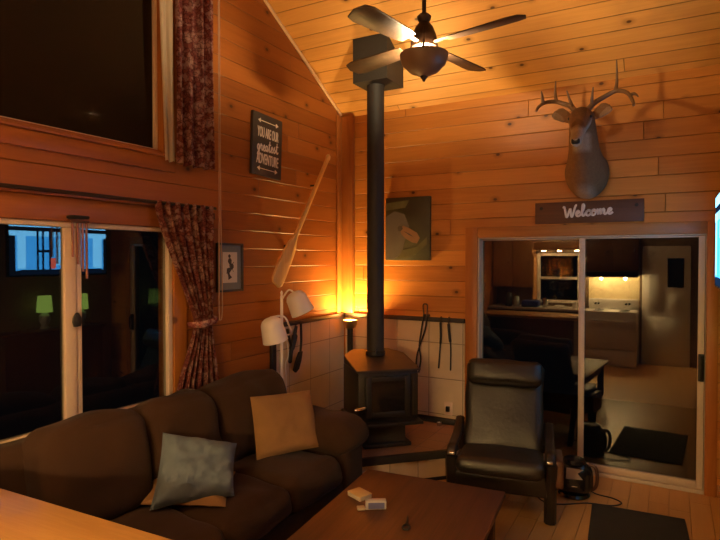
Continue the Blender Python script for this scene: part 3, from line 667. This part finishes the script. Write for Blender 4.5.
obj('pipe', lathe(new(), [(.074, 0), (.074, 1.2), (.0755, 1.201), (.0755, 1.215), (.074, 1.216), (.074, 2.4)], (pc[0], pc[1], .955), 32), 'pipe_metal', sp)
obj('flue_collar', lathe(new(), [(.085, -.02), (.085, .015), (.076, .02)], (pc[0], pc[1], .962), 32), 'stove', sp)
b = new(); dv = Vector((.5, -.86, 0)); p0 = Vector((*pc, 1.0)) + dv * .075; tube(b, [p0, p0 + dv * .03, p0 + dv * .035 + Vector((0, 0, -.035))], .007, 8); obj('damper_handle', b, 'stove', sp)
b = prism(new(), [(4.13, 3.25), (4.45, 3.25), (4.45, roof(4.45) - .003), (4.13, roof(4.13) - .003)], pc[0] - .135, pc[0] + .185, lambda a, h, c: (c, a, h)); obj('ceiling_box', b, 'box_metal', sp, label='square grey-black ceiling support box')
# torch lamp in the corner
tl = thing('torch_lamp', 'slim dark uplight lamp with brass cup glowing in the corner behind the stove', 'lamp', (-2.75, 4.74, .242))
b = lathe(new(), [(.09, 0), (.09, .012), (.03, .025), (.02, .03)], (-2.75, 4.74, .242), 24); obj('base', b, 'black_metal', tl)
obj('post', B((-2.772, 4.718, .268), (-2.728, 4.762, 1.085), .006), 'black_metal', tl)
b = lathe(new(), [(.0, 0), (.03, .0), (.055, .012), (.068, .045), (.07, .085), (.066, .085), (.063, .045), (.05, .017), (.0, .008)], (-2.75, 4.74, 1.085), 28); obj('cup', b, 'brass', tl, label='brass lamp cup')
b = new(); bmesh.ops.create_uvsphere(b, u_segments=14, v_segments=10, radius=.012); b.transform(Matrix.Translation((-2.75, 4.74, 1.105))); obj('bulb', b, emis('warm_bulb', (1, .62, .2), 12), tl)
# tools hanging on the tiles
def hang(name, label, parts, base, cat, group=None):
    o = thing(name, label, cat, base, 0, group)
    for nm, bb, mt in parts: obj(nm, bb, mt, o)
yb = D - .045
b1 = tube(new(), smooth([(-2.02, yb, 1.25), (-2.045, yb, 1.1), (-2.065, yb, .95), (-2.05, yb, .83), (-2.07, yb, .70)], 6), .008, 8)
b2 = tube(new(), smooth([(-1.985, yb - .012, 1.25), (-2.0, yb - .012, 1.12), (-2.05, yb - .012, .97), (-2.085, yb - .012, .85), (-2.095, yb - .012, .68)], 6), .008, 8)
b3 = tube(new(), smooth([(-2.02, yb, 1.25), (-2.025, yb - .005, 1.335), (-2.0, yb - .01, 1.35), (-1.98, yb - .012, 1.335), (-1.985, yb - .012, 1.25)], 6), .006, 8); box(b3, (-2.03, D - .034, 1.228), (-1.975, D - .004, 1.25), .003)
hang('fire_tongs', 'dark iron fire tongs hanging nearest the stove on the tiles', [('arm', b1, 'black_metal'), ('arm', b2, 'black_metal'), ('hanging_loop', b3, 'bronze')], (-2.03, yb, .68), 'fireplace tool')
b1 = tube(new(), smooth([(-1.855, yb, 1.185), (-1.852, yb, 1.05), (-1.862, yb, .9), (-1.872, yb, .76)], 6), [.011] * 9 + [.007] * 10, 8)
b2 = tube(new(), smooth([(-1.855, yb + .01, 1.18), (-1.855, yb + .002, 1.215), (-1.855, yb + .02, 1.235)], 4), .006, 8)
hang('fire_poker', 'thin iron poker hanging second from the stove, beside a wall outlet', [('shaft', b1, 'black_metal'), ('hook', b2, 'bronze')], (-1.86, yb, .76), 'fireplace tool')
b1 = tube(new(), smooth([(-1.778, yb, 1.175), (-1.765, yb, 1.05), (-1.755, yb, .95), (-1.757, yb, .75)], 6), [.013] * 9 + [.006] * 10, 8)
b2 = tube(new(), smooth([(-1.778, yb + .01, 1.17), (-1.778, yb + .002, 1.215), (-1.778, yb + .02, 1.235)], 4), .006, 8)
hang('fire_rake', 'dark rod tool hanging nearest the sliding door on the tiles', [('shaft', b1, 'black_metal'), ('hook', b2, 'bronze')], (-1.76, yb, .75), 'fireplace tool')
xb = XL + .06
b1 = tube(new(), smooth([(xb, 4.07, 1.2), (xb, 4.075, 1.05), (xb, 4.06, .93)], 6), .011, 8)
b2 = prism(new(), [(4.085, .95), (4.04, .95), (3.985, .87), (3.955, .80), (3.985, .775), (4.03, .80), (4.065, .87)], xb - .01, xb + .012, lambda a, h, c: (c, a, h), .004)
hang('fire_shovel', 'dark fireplace shovel hanging left of the stove on the tiles', [('handle', b1, 'black_metal'), ('blade', b2, 'black_metal'), ('hook', tube(new(), [(XL + .034, 4.07, 1.206), (xb, 4.07, 1.206)], .006, 8), 'bronze')], (xb, 4.03, .775), 'fireplace tool')
b1 = tube(new(), smooth([(xb, 4.000, 1.18), (xb, 3.980, 1.1), (xb, 3.930, .98), (xb, 3.905, .87)], 6), [.014] * 6 + [.026] * 6 + [.018] * 6 + [.01], 10)
b2 = tube(new(), smooth([(xb, 3.870, 1.17), (xb, 3.905, 1.06), (xb, 3.955, 1.0), (xb, 3.970, 1.12), (xb, 4.000, 1.18)], 6), .012, 8)
hang('hearth_bellows', 'dark leather bellows with looped handle hanging behind the reading lamp', [('body', b1, 'leather'), ('loop', b2, 'leather'), ('hook', tube(new(), [(XL + .034, 4.000, 1.195), (xb, 4.000, 1.19)], .006, 8), 'bronze')], (xb, 3.930, .87), 'fireplace tool')
o = thing('wall_outlet', 'white wall outlet with a dark plug low on the tiles', 'outlet', (-1.785, D - .015, .36))
obj('cover', B((-1.825, D - .0215, .33), (-1.745, D - .0145, .45), .003), 'cream', o); obj('plug', B((-1.803, D - .05, .365), (-1.767, D - .022, .415), .006), 'plastic', o)
o = thing('tealight', 'tiny white tealight standing on the hearth below the outlet', 'candle', (-1.85, 4.82, .241))
obj('holder', lathe(new(), [(.022, 0), (.026, .03), (.023, .03), (.02, .006)], (-1.85, 4.82, .241), 18), 'chrome', o); obj('wax', lathe(new(), [(.019, .008), (.0195, .024), (.004, .026), (.002, .034)], (-1.85, 4.82, .241), 18), 'white', o)

# ------------------------------------------------------------------ reading lamp
lb = (-2.72, 3.60)
rl = thing('floor_lamp', 'cream pole floor lamp with two white cone shades behind the sofa', 'lamp', (*lb, 0))
obj('base', lathe(new(), [(.13, 0), (.13, .015), (.03, .03), (.012, .035)], (*lb, .001), 28), 'lampshade', rl)
obj('pole', lathe(new(), [(.012, .035), (.012, 1.47), (.008, 1.48), (.011, 1.5), (.004, 1.515)], (*lb, 0), 14), 'lampshade', rl)
def shade(c, axis, r0, r1, L, arm):
    b = lathe(new(), [(r0 * .1, 0), (r0 * .5, .006), (r0 * .8, .022), (r0 * .97, .05), (r0, .08), (r1, L), (r1 - .003, L), (r0 - .004, .08), (r0 * .75, .025), (r0 * .1, .008)], n=28)
    b.transform(Matrix.Translation(c) @ Vector((0, 0, 1)).rotation_difference(Vector(axis)).to_matrix().to_4x4())
    s = obj('lamp_shade', b, 'lampshade', rl)
    obj('arm', tube(new(), smooth(arm, 6), .007, 8), 'lampshade', s)
ca_ = Vector((-2.65, 3.66, 1.505)); shade(ca_, (.30, .30, -.9), .085, .098, .185, [(lb[0], lb[1], 1.44), (lb[0] + .0, lb[1] + .03, 1.47), (-2.68, 3.64, 1.52), ca_])
cb_ = Vector((-2.66, 3.375, 1.325)); shade(cb_, (.1, .22, -.97), .086, .098, .19, [(lb[0], lb[1], 1.16), (lb[0] + .06, lb[1] + .04, 1.17), (-2.62, 3.56, 1.25), (-2.63, 3.5, 1.325), cb_])
o = obj('lamp_cord', tube(new(), smooth([(-2.685, 3.62, 1.12), (-2.675, 3.625, 1.0), (-2.69, 3.61, .93), (-2.70, 3.63, .8), (-2.72, 3.68, .3), (-2.75, 3.7, .02)], 6), .004, 6), 'white', rl)

# ------------------------------------------------------------------ sofa
sf = thing('sofa', 'dark brown microfibre three-seat sofa along the window wall', 'sofa', (-2.35, 2.34, 0))
obj('base', puff(new(), (-2.79, 1.26, .04), (-1.90, 3.44, .30), .05, n=10, wr=.006), 'sofa', sf)
for (x_, y_) in ((-2.74, 1.32), (-1.97, 1.32), (-2.74, 3.38), (-1.97, 3.38)): obj('foot', B((x_ - .03, y_ - .03, .001), (x_ + .03, y_ + .03, .06), .004), 'table_dark', sf)
obj('back_frame', puff(new(), (-2.795, 1.20, .25), (-2.60, 3.46, .91), .08, n=14, wr=.01), 'sofa', sf)
for i, (ya, yb_) in enumerate(((1.53, 2.06), (2.055, 2.60), (2.595, 3.15))):
    obj('seat_cushion', puff(new(), (-2.55, ya, .28), (-1.865, yb_, .475), .075, (.03, .006, .03), 20, .022, i), 'sofa', sf)
mt = lambda y: Matrix.Translation((-2.53, y, .70)) @ Matrix.Rotation(math.radians(-12), 4, 'Y')
for i, (ya, yb_) in enumerate(((1.50, 2.075), (2.065, 2.60), (2.59, 3.30))):
    h = (yb_ - ya) / 2
    obj('back_cushion', puff(new(), (-.15, -h, -.255), (.13, h, .25), .09, (.045, .006, .03), 20, .032, i + 5, mt((ya + yb_) / 2)), 'sofa', sf)
for i, (ya, yb_) in enumerate(((1.24, 1.54), (3.13, 3.47))):
    b = puff(new(), (-2.78, ya + .04, .05), (-1.875, yb_ - .02, .53), .06, n=12, wr=.008, seed=i); puff(b, (-2.75, ya - .01, .44), (-1.85, yb_ + .03, .675), .115, (.03, .0, .02), 16, .014, i + 2)
    obj('arm', b, 'sofa', sf)
o = obj('throw_pillow', quad_pillow([(-2.26, 1.905, .515), (-2.01, 2.245, .515), (-2.195, 2.475, .70), (-2.40, 2.115, .83)], .19, seed=1, wr=.04), 'blue', origin=(-2.2, 2.2, .52)); tag(o, 'square blue-grey throw pillow leaning in the middle of the sofa', 'pillow', 'throw pillows on the sofa')
o = obj('throw_pillow', quad_pillow([(-2.265, 2.735, .505), (-2.05, 3.155, .505), (-2.25, 3.305, .833), (-2.40, 2.834, .867)], .12, seed=2, wr=.012, pinch=.02), 'tan', origin=(-2.25, 3.0, .51)); tag(o, 'square tan throw pillow propped at the arm end nearest the stove', 'pillow', 'throw pillows on the sofa')
o = obj('throw_pillow', quad_pillow([(-2.365, 1.915, .52), (-1.985, 2.15, .50), (-2.20, 2.47, .535), (-2.50, 2.15, .60)], .07, seed=3, wr=.012), 'tan', origin=(-2.25, 2.2, .51)); tag(o, 'tan pillow lying flat, mostly hidden under the blue-grey pillow', 'pillow', 'throw pillows on the sofa')

# ------------------------------------------------------------------ coffee table and its things
ct = thing('coffee_table', 'dark reddish-brown wooden coffee table in front of the sofa', 'table', (-1.20, 2.50, 0), math.radians(5))
obj('tabletop', B((-.405, -.62, .415), (.445, .62, .45), .006), 'table_top', ct, True)
b = new()
for a, c in (((-.36, -.56), (.37, -.535)), ((-.36, .535), (.37, .56)), ((-.36, -.535), (-.335, .535)), ((.345, -.535), (.37, .535))): box(b, (a[0], a[1], .30), (c[0], c[1], .414), .003)
obj('apron', b, 'table_dark', ct, True)
for x_ in (-.35, .36):
    for y_ in (-.55, .55): obj('leg', B((x_ - .035, y_ - .035, .001), (x_ + .035, y_ + .035, .414), .005), 'table_dark', ct, True)
obj('lower_shelf', B((-.34, -.53, .12), (.31, .53, .145), .003), 'table_dark', ct, True)
bx = thing('matchbox', 'pale yellow open box lying on the coffee table', 'box', (-1.50, 2.69, .4515), math.radians(-22))
obj('tray', B((-.055, -.042, 0), (.055, .042, .022), .002), 'paper', bx, True); obj('lid', B((-.056, -.043, .0225), (.056, .043, .026), .001), plain('pale_yellow_card', (.50, .33, .13), .6), bx, True)
pk = thing('snack_packet', 'crumpled blue and white packet on the table beside the yellow box', 'packet', (-1.355, 2.605, .4515), math.radians(32))
obj('carton', B((-.055, -.02, 0), (.055, .022, .045), .004), plain('grey_white_card', (.42, .38, .36), .6), pk, True)
obj('printed_panel', B((-.04, -.0225, .006), (.045, -.0205, .038), .0005), plain('violet_blue_print', (.10, .10, .24), .5), pk, True)
obj('end_panel', B((-.057, -.015, .006), (-.0555, .018, .04), .0005), plain('dark_red_print', (.16, .02, .03), .5), pk, True)
b = puff(new(), (-.10, -.025, 0), (-.058, .025, .012), .005, n=6, wr=.012, seed=4); obj('torn_wrapper', b, 'paper', pk, True)
ky = thing('corkscrew', 'small dark metal opener lying near the middle of the coffee table', 'opener', (-1.135, 2.51, .4505), math.radians(20))
b = tube(new(), smooth([(-.0, .09, .006), (0, .03, .007), (.0, 0, .007)], 4), [.003, .004, .005, .005, .006, .006, .006, .006, .006], 8); obj('blade', b, 'black_metal', ky, True)
b = new(); tube(b, smooth([(0, 0, .007), (.016, -.02, .007), (.012, -.05, .007), (-.008, -.055, .007), (-.016, -.025, .007), (0, 0, .007)], 6), .005, 8); obj('ring_handle', b, 'black_metal', ky, True)

# ------------------------------------------------------------------ armchair
ch = thing('armchair', 'black leather high-back lounge chair before the sliding door', 'chair', (-.97, 3.605, 0), math.radians(12))
# local: x right, +y to the back, front edge of seat at y=0
prof = [(-.02, .40), (.05, .415), (.25, .39), (.46, .345), (.50, .35)]
b = new(); mts = Matrix.Translation((0, .25, .375)) @ Matrix.Rotation(math.radians(-7), 4, 'X'); puff(b, (-.285, -.29, -.055), (.285, .28, .055), .05, (0, 0, .012), 14, .008, 1, mts); obj('seat', b, 'leather', ch, True)
mtb = Matrix.Translation((0, .60, .66)) @ Matrix.Rotation(math.radians(-24), 4, 'X'); b = puff(new(), (-.285, -.05, -.33), (.285, .055, .33), .045, (0, .012, 0), 16, .012, 2, mtb); bk = obj('backrest', b, 'leather', ch, True)
mth = Matrix.Translation((0, .635, .89)) @ Matrix.Rotation(math.radians(-24), 4, 'X'); b = puff(new(), (-.275, -.085, -.085), (.275, .02, .10), .05, (0, .02, .01), 14, .012, 3, mth); obj('headrest', b, 'leather', ch, True)
for s in (-1, 1):
    xx = s * .322
    b = tube(new(), smooth([(xx, .17, .015), (xx, .14, .2), (xx, .10, .36), (xx, .09, .43)], 5), .036, 8, flat=(.9, 1.1)); obj('leg', b, 'chairwood', ch, True)
    b = tube(new(), smooth([(xx, .09, .43), (xx, .13, .475), (xx, .25, .475), (xx, .42, .49), (xx, .60, .55)], 5), .028, 8, flat=(1.2, .7)); obj('arm', b, 'chairwood', ch, True)
    b = tube(new(), smooth([(xx, .60, .54), (xx, .66, .41), (xx, .72, .2), (xx, .78, .015)], 5), .026, 8); obj('leg', b, 'chairwood', ch, True)
    b = tube(new(), [(xx, .12, .30), (xx, .70, .26)], .022, 8); obj('side_rail', b, 'chairwood', ch, True)
b = puff(new(), (.348, .10, .27), (.405, .36, .455), .015, n=6); obj('side_pocket', b, 'armwood', ch, True, label='reddish-brown side panel')
b = B((.295, .055, .44), (.335, .10, .46), .006); obj('arm_cap', b, 'chrome', ch, True, label='grey metal arm tip')
b = B((-.335, .055, .44), (-.295, .10, .46), .006); obj('arm_cap', b, 'chrome', ch, True, label='grey metal arm tip')
b = B((-.30, .10, .20), (.30, .125, .335), .008); obj('front_rail', b, 'chairwood', ch, True)
b = B((-.30, .70, .30), (.30, .73, .36), .008); obj('rear_rail', b, 'chairwood', ch, True)

# ------------------------------------------------------------------ heater, cord, mat
kc = (-.625, 4.42)
ht = thing('portable_heater', 'rounded glossy black portable appliance with white label on the floor', 'appliance', (*kc, 0), math.radians(10))
b = puff(new(), (-.115, -.10, .015), (.115, .10, .255), .075, (.02, .02, .0), 14, 0); obj('body', b, 'plastic', ht, True)
obj('foot_ring', lathe(new(), [(.10, 0), (.115, .012), (.10, .03)], (0, 0, .001), 28), 'plastic', ht, True)
b = new(); lathe(b, [(.085, .25), (.075, .275), (.03, .285), (0, .287)], n=24); obj('lid', b, 'plastic', ht, True)
b = tube(new(), smooth([(.10, 0, .24), (.145, -.01, .23), (.16, -.02, .17), (.15, -.02, .09), (.115, -.01, .05)], 5), .013, 8); obj('handle', b, 'armwood', ht, True, label='brownish side handle')
b = prism(new(), [(-.06, .16), (.055, .165), (.02, .205), (.06, .235), (-.055, .24)], -.1235, -.119, lambda a, h, c: (a, c + (.006 if h > .2 else 0), h)); obj('label_sticker', b, 'paper', ht, True, label='white label')
obj('badge', B((-.02, -.122, .105), (.02, -.1175, .112), .001), 'chrome', ht, True)
o = obj('power_cord', tube(new(), smooth([(-.55, 4.52, .03), (-.48, 4.50, .008), (-.36, 4.48, .006), (-.30, 4.42, .006), (-.36, 4.34, .006), (-.52, 4.30, .006), (-.66, 4.20, .006), (-.76, 4.17, .006), (-.84, 4.22, .006), (-.88, 4.35, .006)], 7), .005, 7), 'blackcord', origin=(-.55, 4.45, 0)); tag(o, 'black power cord looping on the floor beside the black appliance', 'cord')
b = B((-.29, -.95, .001), (.29, 0, .011), .003); b.transform(Matrix.Rotation(math.radians(4), 4, 'Z')); b.transform(Matrix.Translation((-.195, 4.33, 0)))
o = obj('floor_mat', b, 'mat', origin=(-.2, 3.9, .001)); tag(o, 'charcoal floor mat lying on the boards before the sliding door', 'mat')

# ------------------------------------------------------------------ ceiling fan
fx, fy = -1.365, 3.275
fan = thing('ceiling_fan', 'dark bronze ceiling fan with bowl uplight on a long downrod', 'ceiling fan', (fx, fy, 2.9))
zc = roof(fy)
obj('canopy', lathe(new(), [(.012, -.13), (.05, -.12), (.075, -.06), (.075, -.0)], (fx, fy, zc - .035), 24), 'bronze', fan)
obj('downrod', lathe(new(), [(.014, 3.28), (.014, zc - .15)], (fx, fy, 0), 14), 'bronze', fan)
obj('motor', lathe(new(), [(.03, .25), (.045, .235), (.04, .215), (.03, .2), (.055, .17), (.075, .12), (.085, .07), (.075, .045), (.06, .04)], (fx, fy, 3.045), 28), 'bronze', fan)
b = lathe(new(), [(.008, -.095), (.03, -.087), (.09, -.06), (.135, -.015), (.15, .03), (.152, .045), (.146, .045), (.13, -.008), (.085, -.053), (.0, -.08)], (fx, fy, 3.0), 40); obj('glass_bowl', b, 'bowl', fan, label='amber alabaster light bowl')
obj('finial', lathe(new(), [(0, -.03), (.008, -.025), (.012, -.012), (.02, -.004), (.025, .004), (.008, .01)], (fx, fy, 2.905), 16), 'bronze', fan)
for k in range(3):
    a = 2 * PI * k / 3 + .9; u = Vector((math.cos(a), math.sin(a), 0)); c = Vector((fx, fy, 0))
    obj('scroll_arm', tube(new(), smooth([c + u * .05 + Vector((0, 0, 3.20)), c + u * .085 + Vector((0, 0, 3.15)), c + u * .10 + Vector((0, 0, 3.09)), c + u * .15 + Vector((0, 0, 3.05)), c + u * .165 + Vector((0, 0, 3.035))], 5), .007, 8), 'bronze', fan)
ax_ = math.radians(29.1)
for k, a in enumerate((-40, 47, 135, 229)):
    an = math.radians(a) + ax_; rot = Matrix.Translation((fx, fy, 3.105)) @ Matrix.Rotation(an, 4, 'Z')
    pts = [(.16, -.05), (.22, -.062), (.58, -.08), (.64, -.065), (.665, 0), (.64, .065), (.58, .08), (.22, .062), (.16, .05)]
    b = prism(new(), pts, -.004, .004, bev=.002); b.transform(rot @ Matrix.Rotation(math.radians(12), 4, 'X')); bl = obj('blade', b, 'blade', fan)
    b = tube(new(), [(.06, 0, 0), (.12, 0, .004), (.2, 0, .009)], .012, 8, flat=(1.6, .5)); b.transform(rot); obj('blade_bracket', b, 'bronze', bl)

# ------------------------------------------------------------------ bar in the foreground
br = thing('breakfast_bar', 'honey wooden breakfast bar top in the near left foreground', 'counter', (-1.8, .9, 0), math.radians(2.7))
b = new(); 
obj('bar_top', B((-1.0, -.4, .858), (.62, .302, .9), .008), 'bar_top', br, True)
obj('base_panel', B((-1.0, -.36, .001), (.55, .20, .857), .004), 'cab', br, True)

# ------------------------------------------------------------------ kitchen behind the camera (mirrored in the sliding door)
yk = YK
def cabinet(label, x0, x1, z0, z1, y1, nd, mat='cab', grp=None, drawers=0):
    t = thing('base_cabinet' if z0 < .5 else 'wall_cabinet', label, 'cabinet', ((x0 + x1) / 2, (yk + y1) / 2, z0))
    obj('body', B((x0, yk + .002, z0 + .001), (x1, y1 - .02, z1), .003), mat, t)
    w = (x1 - x0) / nd
    for i in range(nd):
        d = obj('door', B((x0 + i * w + .006, y1 - .019, z0 + .02), (x0 + (i + 1) * w - .006, y1, z1 - .015), .004), mat, t)
        obj('knob', lathe(new(), [(0, 0), (.012, .004), (.014, .012), (0, .02)], n=12) if 0 else B((x0 + i * w + w * .8, y1 + .0005, (z0 + z1) / 2), (x0 + i * w + w * .86, y1 + .02, (z0 + z1) / 2 + .05), .004), 'chrome', d)
cabinet('dark kitchen base cabinets under the sink window', XL + .01, -1.275, 0.0, .87, -.13, 4)
o = obj('worktop', B((XL + .01, yk + .002, .871), (-1.275, -.10, .91), .005), plain('pale_worktop', (.5, .45, .38), .3), origin=(-2.1, -.4, .871)); tag(o, 'pale kitchen worktop below the kitchen window', 'worktop')
cabinet('honey wall cabinet left of the kitchen window', XL + .01, -2.20, 1.25, 2.12, -.40, 2, 'cab_orange')
cabinet('dark wall cabinet over the white kitchen range', -1.27, -.47, 1.56, 2.2, -.40, 2)
t = thing('kitchen_range', 'white kitchen range with knobs on its back panel', 'range', (-.875, -.4, 0))
obj('body', B((-1.265, yk + .01, .02), (-.485, -.12, .905), .006), 'white', t); obj('oven_door', B((-1.25, -.119, .30), (-.5, -.085, .80), .008), 'white', t); obj('drawer', B((-1.25, -.119, .05), (-.5, -.09, .275), .008), 'white', t)
obj('oven_handle', tube(new(), [(-1.2, -.06, .76), (-.55, -.06, .76)], .012, 10), 'white', t); obj('back_panel', B((-1.265, yk + .01, .906), (-.485, yk + .07, 1.08), .01), 'white', t)
for k in range(4): obj('knob', tube(new(), [(-1.15 + k * .05 + (.38 if k > 1 else 0), yk + .071, 1.0), (-1.15 + k * .05 + (.38 if k > 1 else 0), yk + .095, 1.0)], .018, 12), 'plastic', t)
for (x_, y_) in ((-1.07, -.5), (-.68, -.5), (-1.07, -.25), (-.68, -.25)): obj('burner', lathe(new(), [(.08, 0), (.08, .006), (.0, .007)], (x_, y_, .906), 20), 'black_metal', t)
t = thing('range_hood', 'dark range hood with a lit underside above the white range', 'range hood', (-.87, -.5, 1.47))
obj('shell', box(B((-1.265, yk + .002, 1.48), (-.475, -.25, 1.559), .006), (-1.265, -.275, 1.465), (-.475, -.25, 1.559), .004), 'cab', t); obj('light_lens', B((-1.2, -.68, 1.472), (-.54, -.58, 1.4795), .001), emis('hood_light', (1, .66, .28), 400), t)
o = obj('backsplash', B((-1.27, yk + .001, .002), (-.47, yk + .009, 1.475)), plain('tan_backsplash', (.78, .60, .34), .35, var=.45, scale=9), origin=(-.87, yk, .002)); tag(o, 'mottled tan backsplash brightly lit behind the range', 'backsplash')
t = thing('valance_light', 'honey valance with warm lights over the kitchen window', 'lamp', (-1.77, -.6, 1.90))
obj('board', B((-2.19, -.48, 1.93), (-1.28, -.46, 2.07), .004), 'cab_orange', t)
obj('end_board', B((-2.2, yk + .002, 1.04), (-2.175, -.42, 1.86), .004), 'cab_orange', t)
for xx in (-2.02, -1.75, -1.46): obj('lamp_puck', lathe(new(), [(.04, 0), (.04, .015)], (xx, -.53, 1.905), 18), emis('puck', (1, .62, .25), 220), t)
o = obj('dish_tub', B((-2.35, -.45, .911), (-2.05, -.2, 1.03), .03), 'bluecloth', origin=(-2.2, -.33, .911)); tag(o, 'blue dish tub standing on the kitchen worktop', 'tub')
for i, (xx, yy, r, h, m, nm, lb_, ct_) in enumerate(((-1.95, -.3, .05, .16, 'chrome', 'kettle', 'steel kettle on the worktop under the kitchen window', 'kettle'), (-1.70, -.28, .09, .05, 'white', 'bowl', 'white bowl on the worktop under the kitchen window', 'bowl'), (-1.45, -.3, .04, .12, 'white', 'mug', 'white mug on the worktop beside the range', 'mug'), (-2.6, -.35, .06, .25, 'plastic', 'canister', 'tall black canister on the worktop below the honey cabinet', 'canister'), (-2.45, -.3, .05, .18, 'silverblue', 'jar', 'pale glazed jar on the worktop beside the blue tub', 'jar'))):
    o = obj(nm, lathe(new(), [(r * .8, 0), (r, .02), (r, h * .8), (r * .7, h), (r * .6, h), (r * .5, h * .9)], (xx, yy, .911), 20), m, origin=(xx, yy, .911)); tag(o, lb_, ct_)
bm = new(); box(bm, (-.43, yk + .001, .001), (.27, yk + .05, 1.98), .006)
d2 = struct(obj('door_2', bm, 'white'))
for a, c in (((-.34, .15), (.18, .8)), ((-.34, .9), (-.10, 1.75)), ((-.04, .9), (.18, 1.2))): obj('raised_panel', B((a[0], yk + .051, a[1]), (c[0], yk + .065, c[1]), .006), 'white', d2)
obj('glass_pane', B((-.06, yk + .0505, 1.3), (.18, yk + .056, 1.78)), 'stove_glass', d2)
# pendant over the bar
pl = thing('pendant_lamp', 'conical pendant lamp hanging over the breakfast bar', 'lamp', (-1.75, .50, 2.45))
obj('shade', lathe(new(), [(.04, .16), (.05, .15), (.16, 0), (.155, 0), (.045, .145)], (-1.75, .50, 2.45), 28), 'lampshade', pl); obj('stem', lathe(new(), [(.006, 2.6), (.006, roof(.50) - .02)], (-1.75, .50, 0), 8), 'bronze', pl)

pl = thing('pendant_lamp', 'round globe lamp hung high over the kitchen', 'lamp', (-.9, .15, 3.42))
obj('shade', lathe(new(), [(.03, .12), (.09, .10), (.16, .06), (.20, .0), (.195, .0), (.155, .055), (.085, .095), (.03, .11)], (-.9, .15, 3.42), 28), 'lampshade', pl); obj('stem', lathe(new(), [(.006, 3.53), (.006, roof(.15) - .02)], (-.9, .15, 0), 8), 'bronze', pl)

# ------------------------------------------------------------------ television corner beside the door (its screen is mirrored in the window)
tv = thing('television', 'flat television glowing blue on the right wall beside the sliding door', 'television', (.30, 3.98, 1.6))
obj('casing', B((.262, 3.37, 1.575), (.31, 4.575, 2.205), .006), 'plastic', tv); obj('wall_arm', B((.3105, 3.9, 1.8), (XR - .001, 4.0, 1.95), .004), 'black_metal', tv)
E = lambda n, c, s: emis(n, c, s)
cols = [E('screen_dark', (.012, .02, .04), 1), E('screen_blue', (.05, .36, .9), 4), E('screen_white', (.18, .58, 1), 4.5), E('screen_navy', (.01, .03, .08), 1), E('screen_red', (.75, .12, .08), 3)]
bm = new()
def q(y0, y1, z0, z1, mi, lift): box(bm, (.2605 - lift, y0, z0), (.2615, y1, z1), mi=mi)
q(3.385, 4.56, 1.59, 2.19, 0, 0)
q(3.45, 4.52, 1.64, 2.06, 1, .0005); q(3.385, 4.56, 2.12, 2.185, 2, .0005); q(3.385, 4.56, 2.02, 2.075, 2, .0007)
q(3.47, 3.56, 1.66, 2.02, 2, .0008); q(4.38, 4.50, 1.66, 2.02, 2, .0008); q(3.9, 4.05, 1.7, 2.0, 2, .0006)
for yy in (3.68, 3.74, 3.82, 4.2, 4.28): q(yy, yy + .025, 1.64, 2.09, 3, .0009)
q(3.68, 3.85, 1.84, 1.87, 3, .001); q(3.5, 4.5, 1.60, 1.65, 3, .001); q(3.84, 3.90, 1.66, 1.78, 4, .0011); q(3.97, 4.06, 1.70, 1.86, 4, .0011); q(4.1, 4.13, 1.9, 2.0, 4, .0011)
obj('screen', bm, cols, tv)
t = thing('console_table', 'dark console under the television at the right wall', 'console', (.46, 3.95, 0))
obj('top', B((.335, 3.35, .91), (XR - .003, 4.6, .95), .006), 'cab', t); obj('body', B((.35, 3.38, .08), (XR - .003, 4.57, .909), .004), 'cab', t); obj('plinth', B((.38, 3.4, .001), (XR - .003, 4.55, .079)), 'cab', t)
for yy, lb_ in ((3.89, 'green-shaded table lamp on the console, nearer the middle of the room'), (4.36, 'green-shaded table lamp on the console, nearer the sliding door')):
    t = thing('table_lamp', lb_, 'lamp', (.47, yy, .951), 0, 'green table lamps under the television')
    obj('base', lathe(new(), [(.05, 0), (.055, .015), (.03, .04), (.06, .10), (.055, .16), (.015, .2), (.01, .24)], (.47, yy, .951), 24), 'silverblue', t)
    obj('lamp_shade', lathe(new(), [(.085, .2), (.072, .39), (.069, .39), (.082, .2)], (.47, yy, .951), 28), 'greenshade', t)

# ------------------------------------------------------------------ light
def lamp(name, kind, loc, power, col, size=.05, rot=None, spot=None):
    l = bpy.data.lights.new(name, kind); l.energy = power; l.color = col
    if kind == 'AREA': l.size = size
    else: l.shadow_soft_size = size
    if spot: l.spot_size = math.radians(spot); l.spot_blend = .6
    o = bpy.data.objects.new(name, l); COL.objects.link(o); o.location = loc
    if rot: o.rotation_euler = rot
    return o
WARM = (1, .66, .33)
lamp('fan_uplight', 'POINT', (fx, fy, 3.05), 125, (1, .74, .41), .05)
lamp('torch_bulb', 'POINT', (-2.75, 4.74, 1.127), 120, (1, .60, .18), .025)
lamp('pendant_bulb', 'POINT', (-1.75, .50, 2.48), 30, (1, .62, .27), .05)
for hx in (-1.06, -.68): lamp('range_hood_bulb', 'POINT', (hx, -.60, 1.43), 24, (1, .66, .28), .02)
lamp('kitchen_ceiling_bulb', 'POINT', (-.9, .15, 3.38), 42, (1, .62, .28), .09)
w = bpy.data.worlds.new('night'); S.world = w; w.use_nodes = True
w.node_tree.nodes['Background'].inputs[0].default_value = (.0012, .0014, .002, 1); w.node_tree.nodes['Background'].inputs[1].default_value = 1

# ------------------------------------------------------------------ camera
cam = bpy.data.cameras.new('camera'); cam.sensor_width = 36; cam.lens = 36 * 560 / 720; cam.clip_start = .05
co = bpy.data.objects.new('camera', cam); COL.objects.link(co); co.location = (0, 0, 1.77)
co.rotation_euler = (math.radians(90 - 1.145), 0, math.radians(29.1)); S.camera = co
S.view_settings.view_transform = 'Standard'; S.view_settings.look = 'None'; S.view_settings.exposure = 0; S.view_settings.gamma = 1
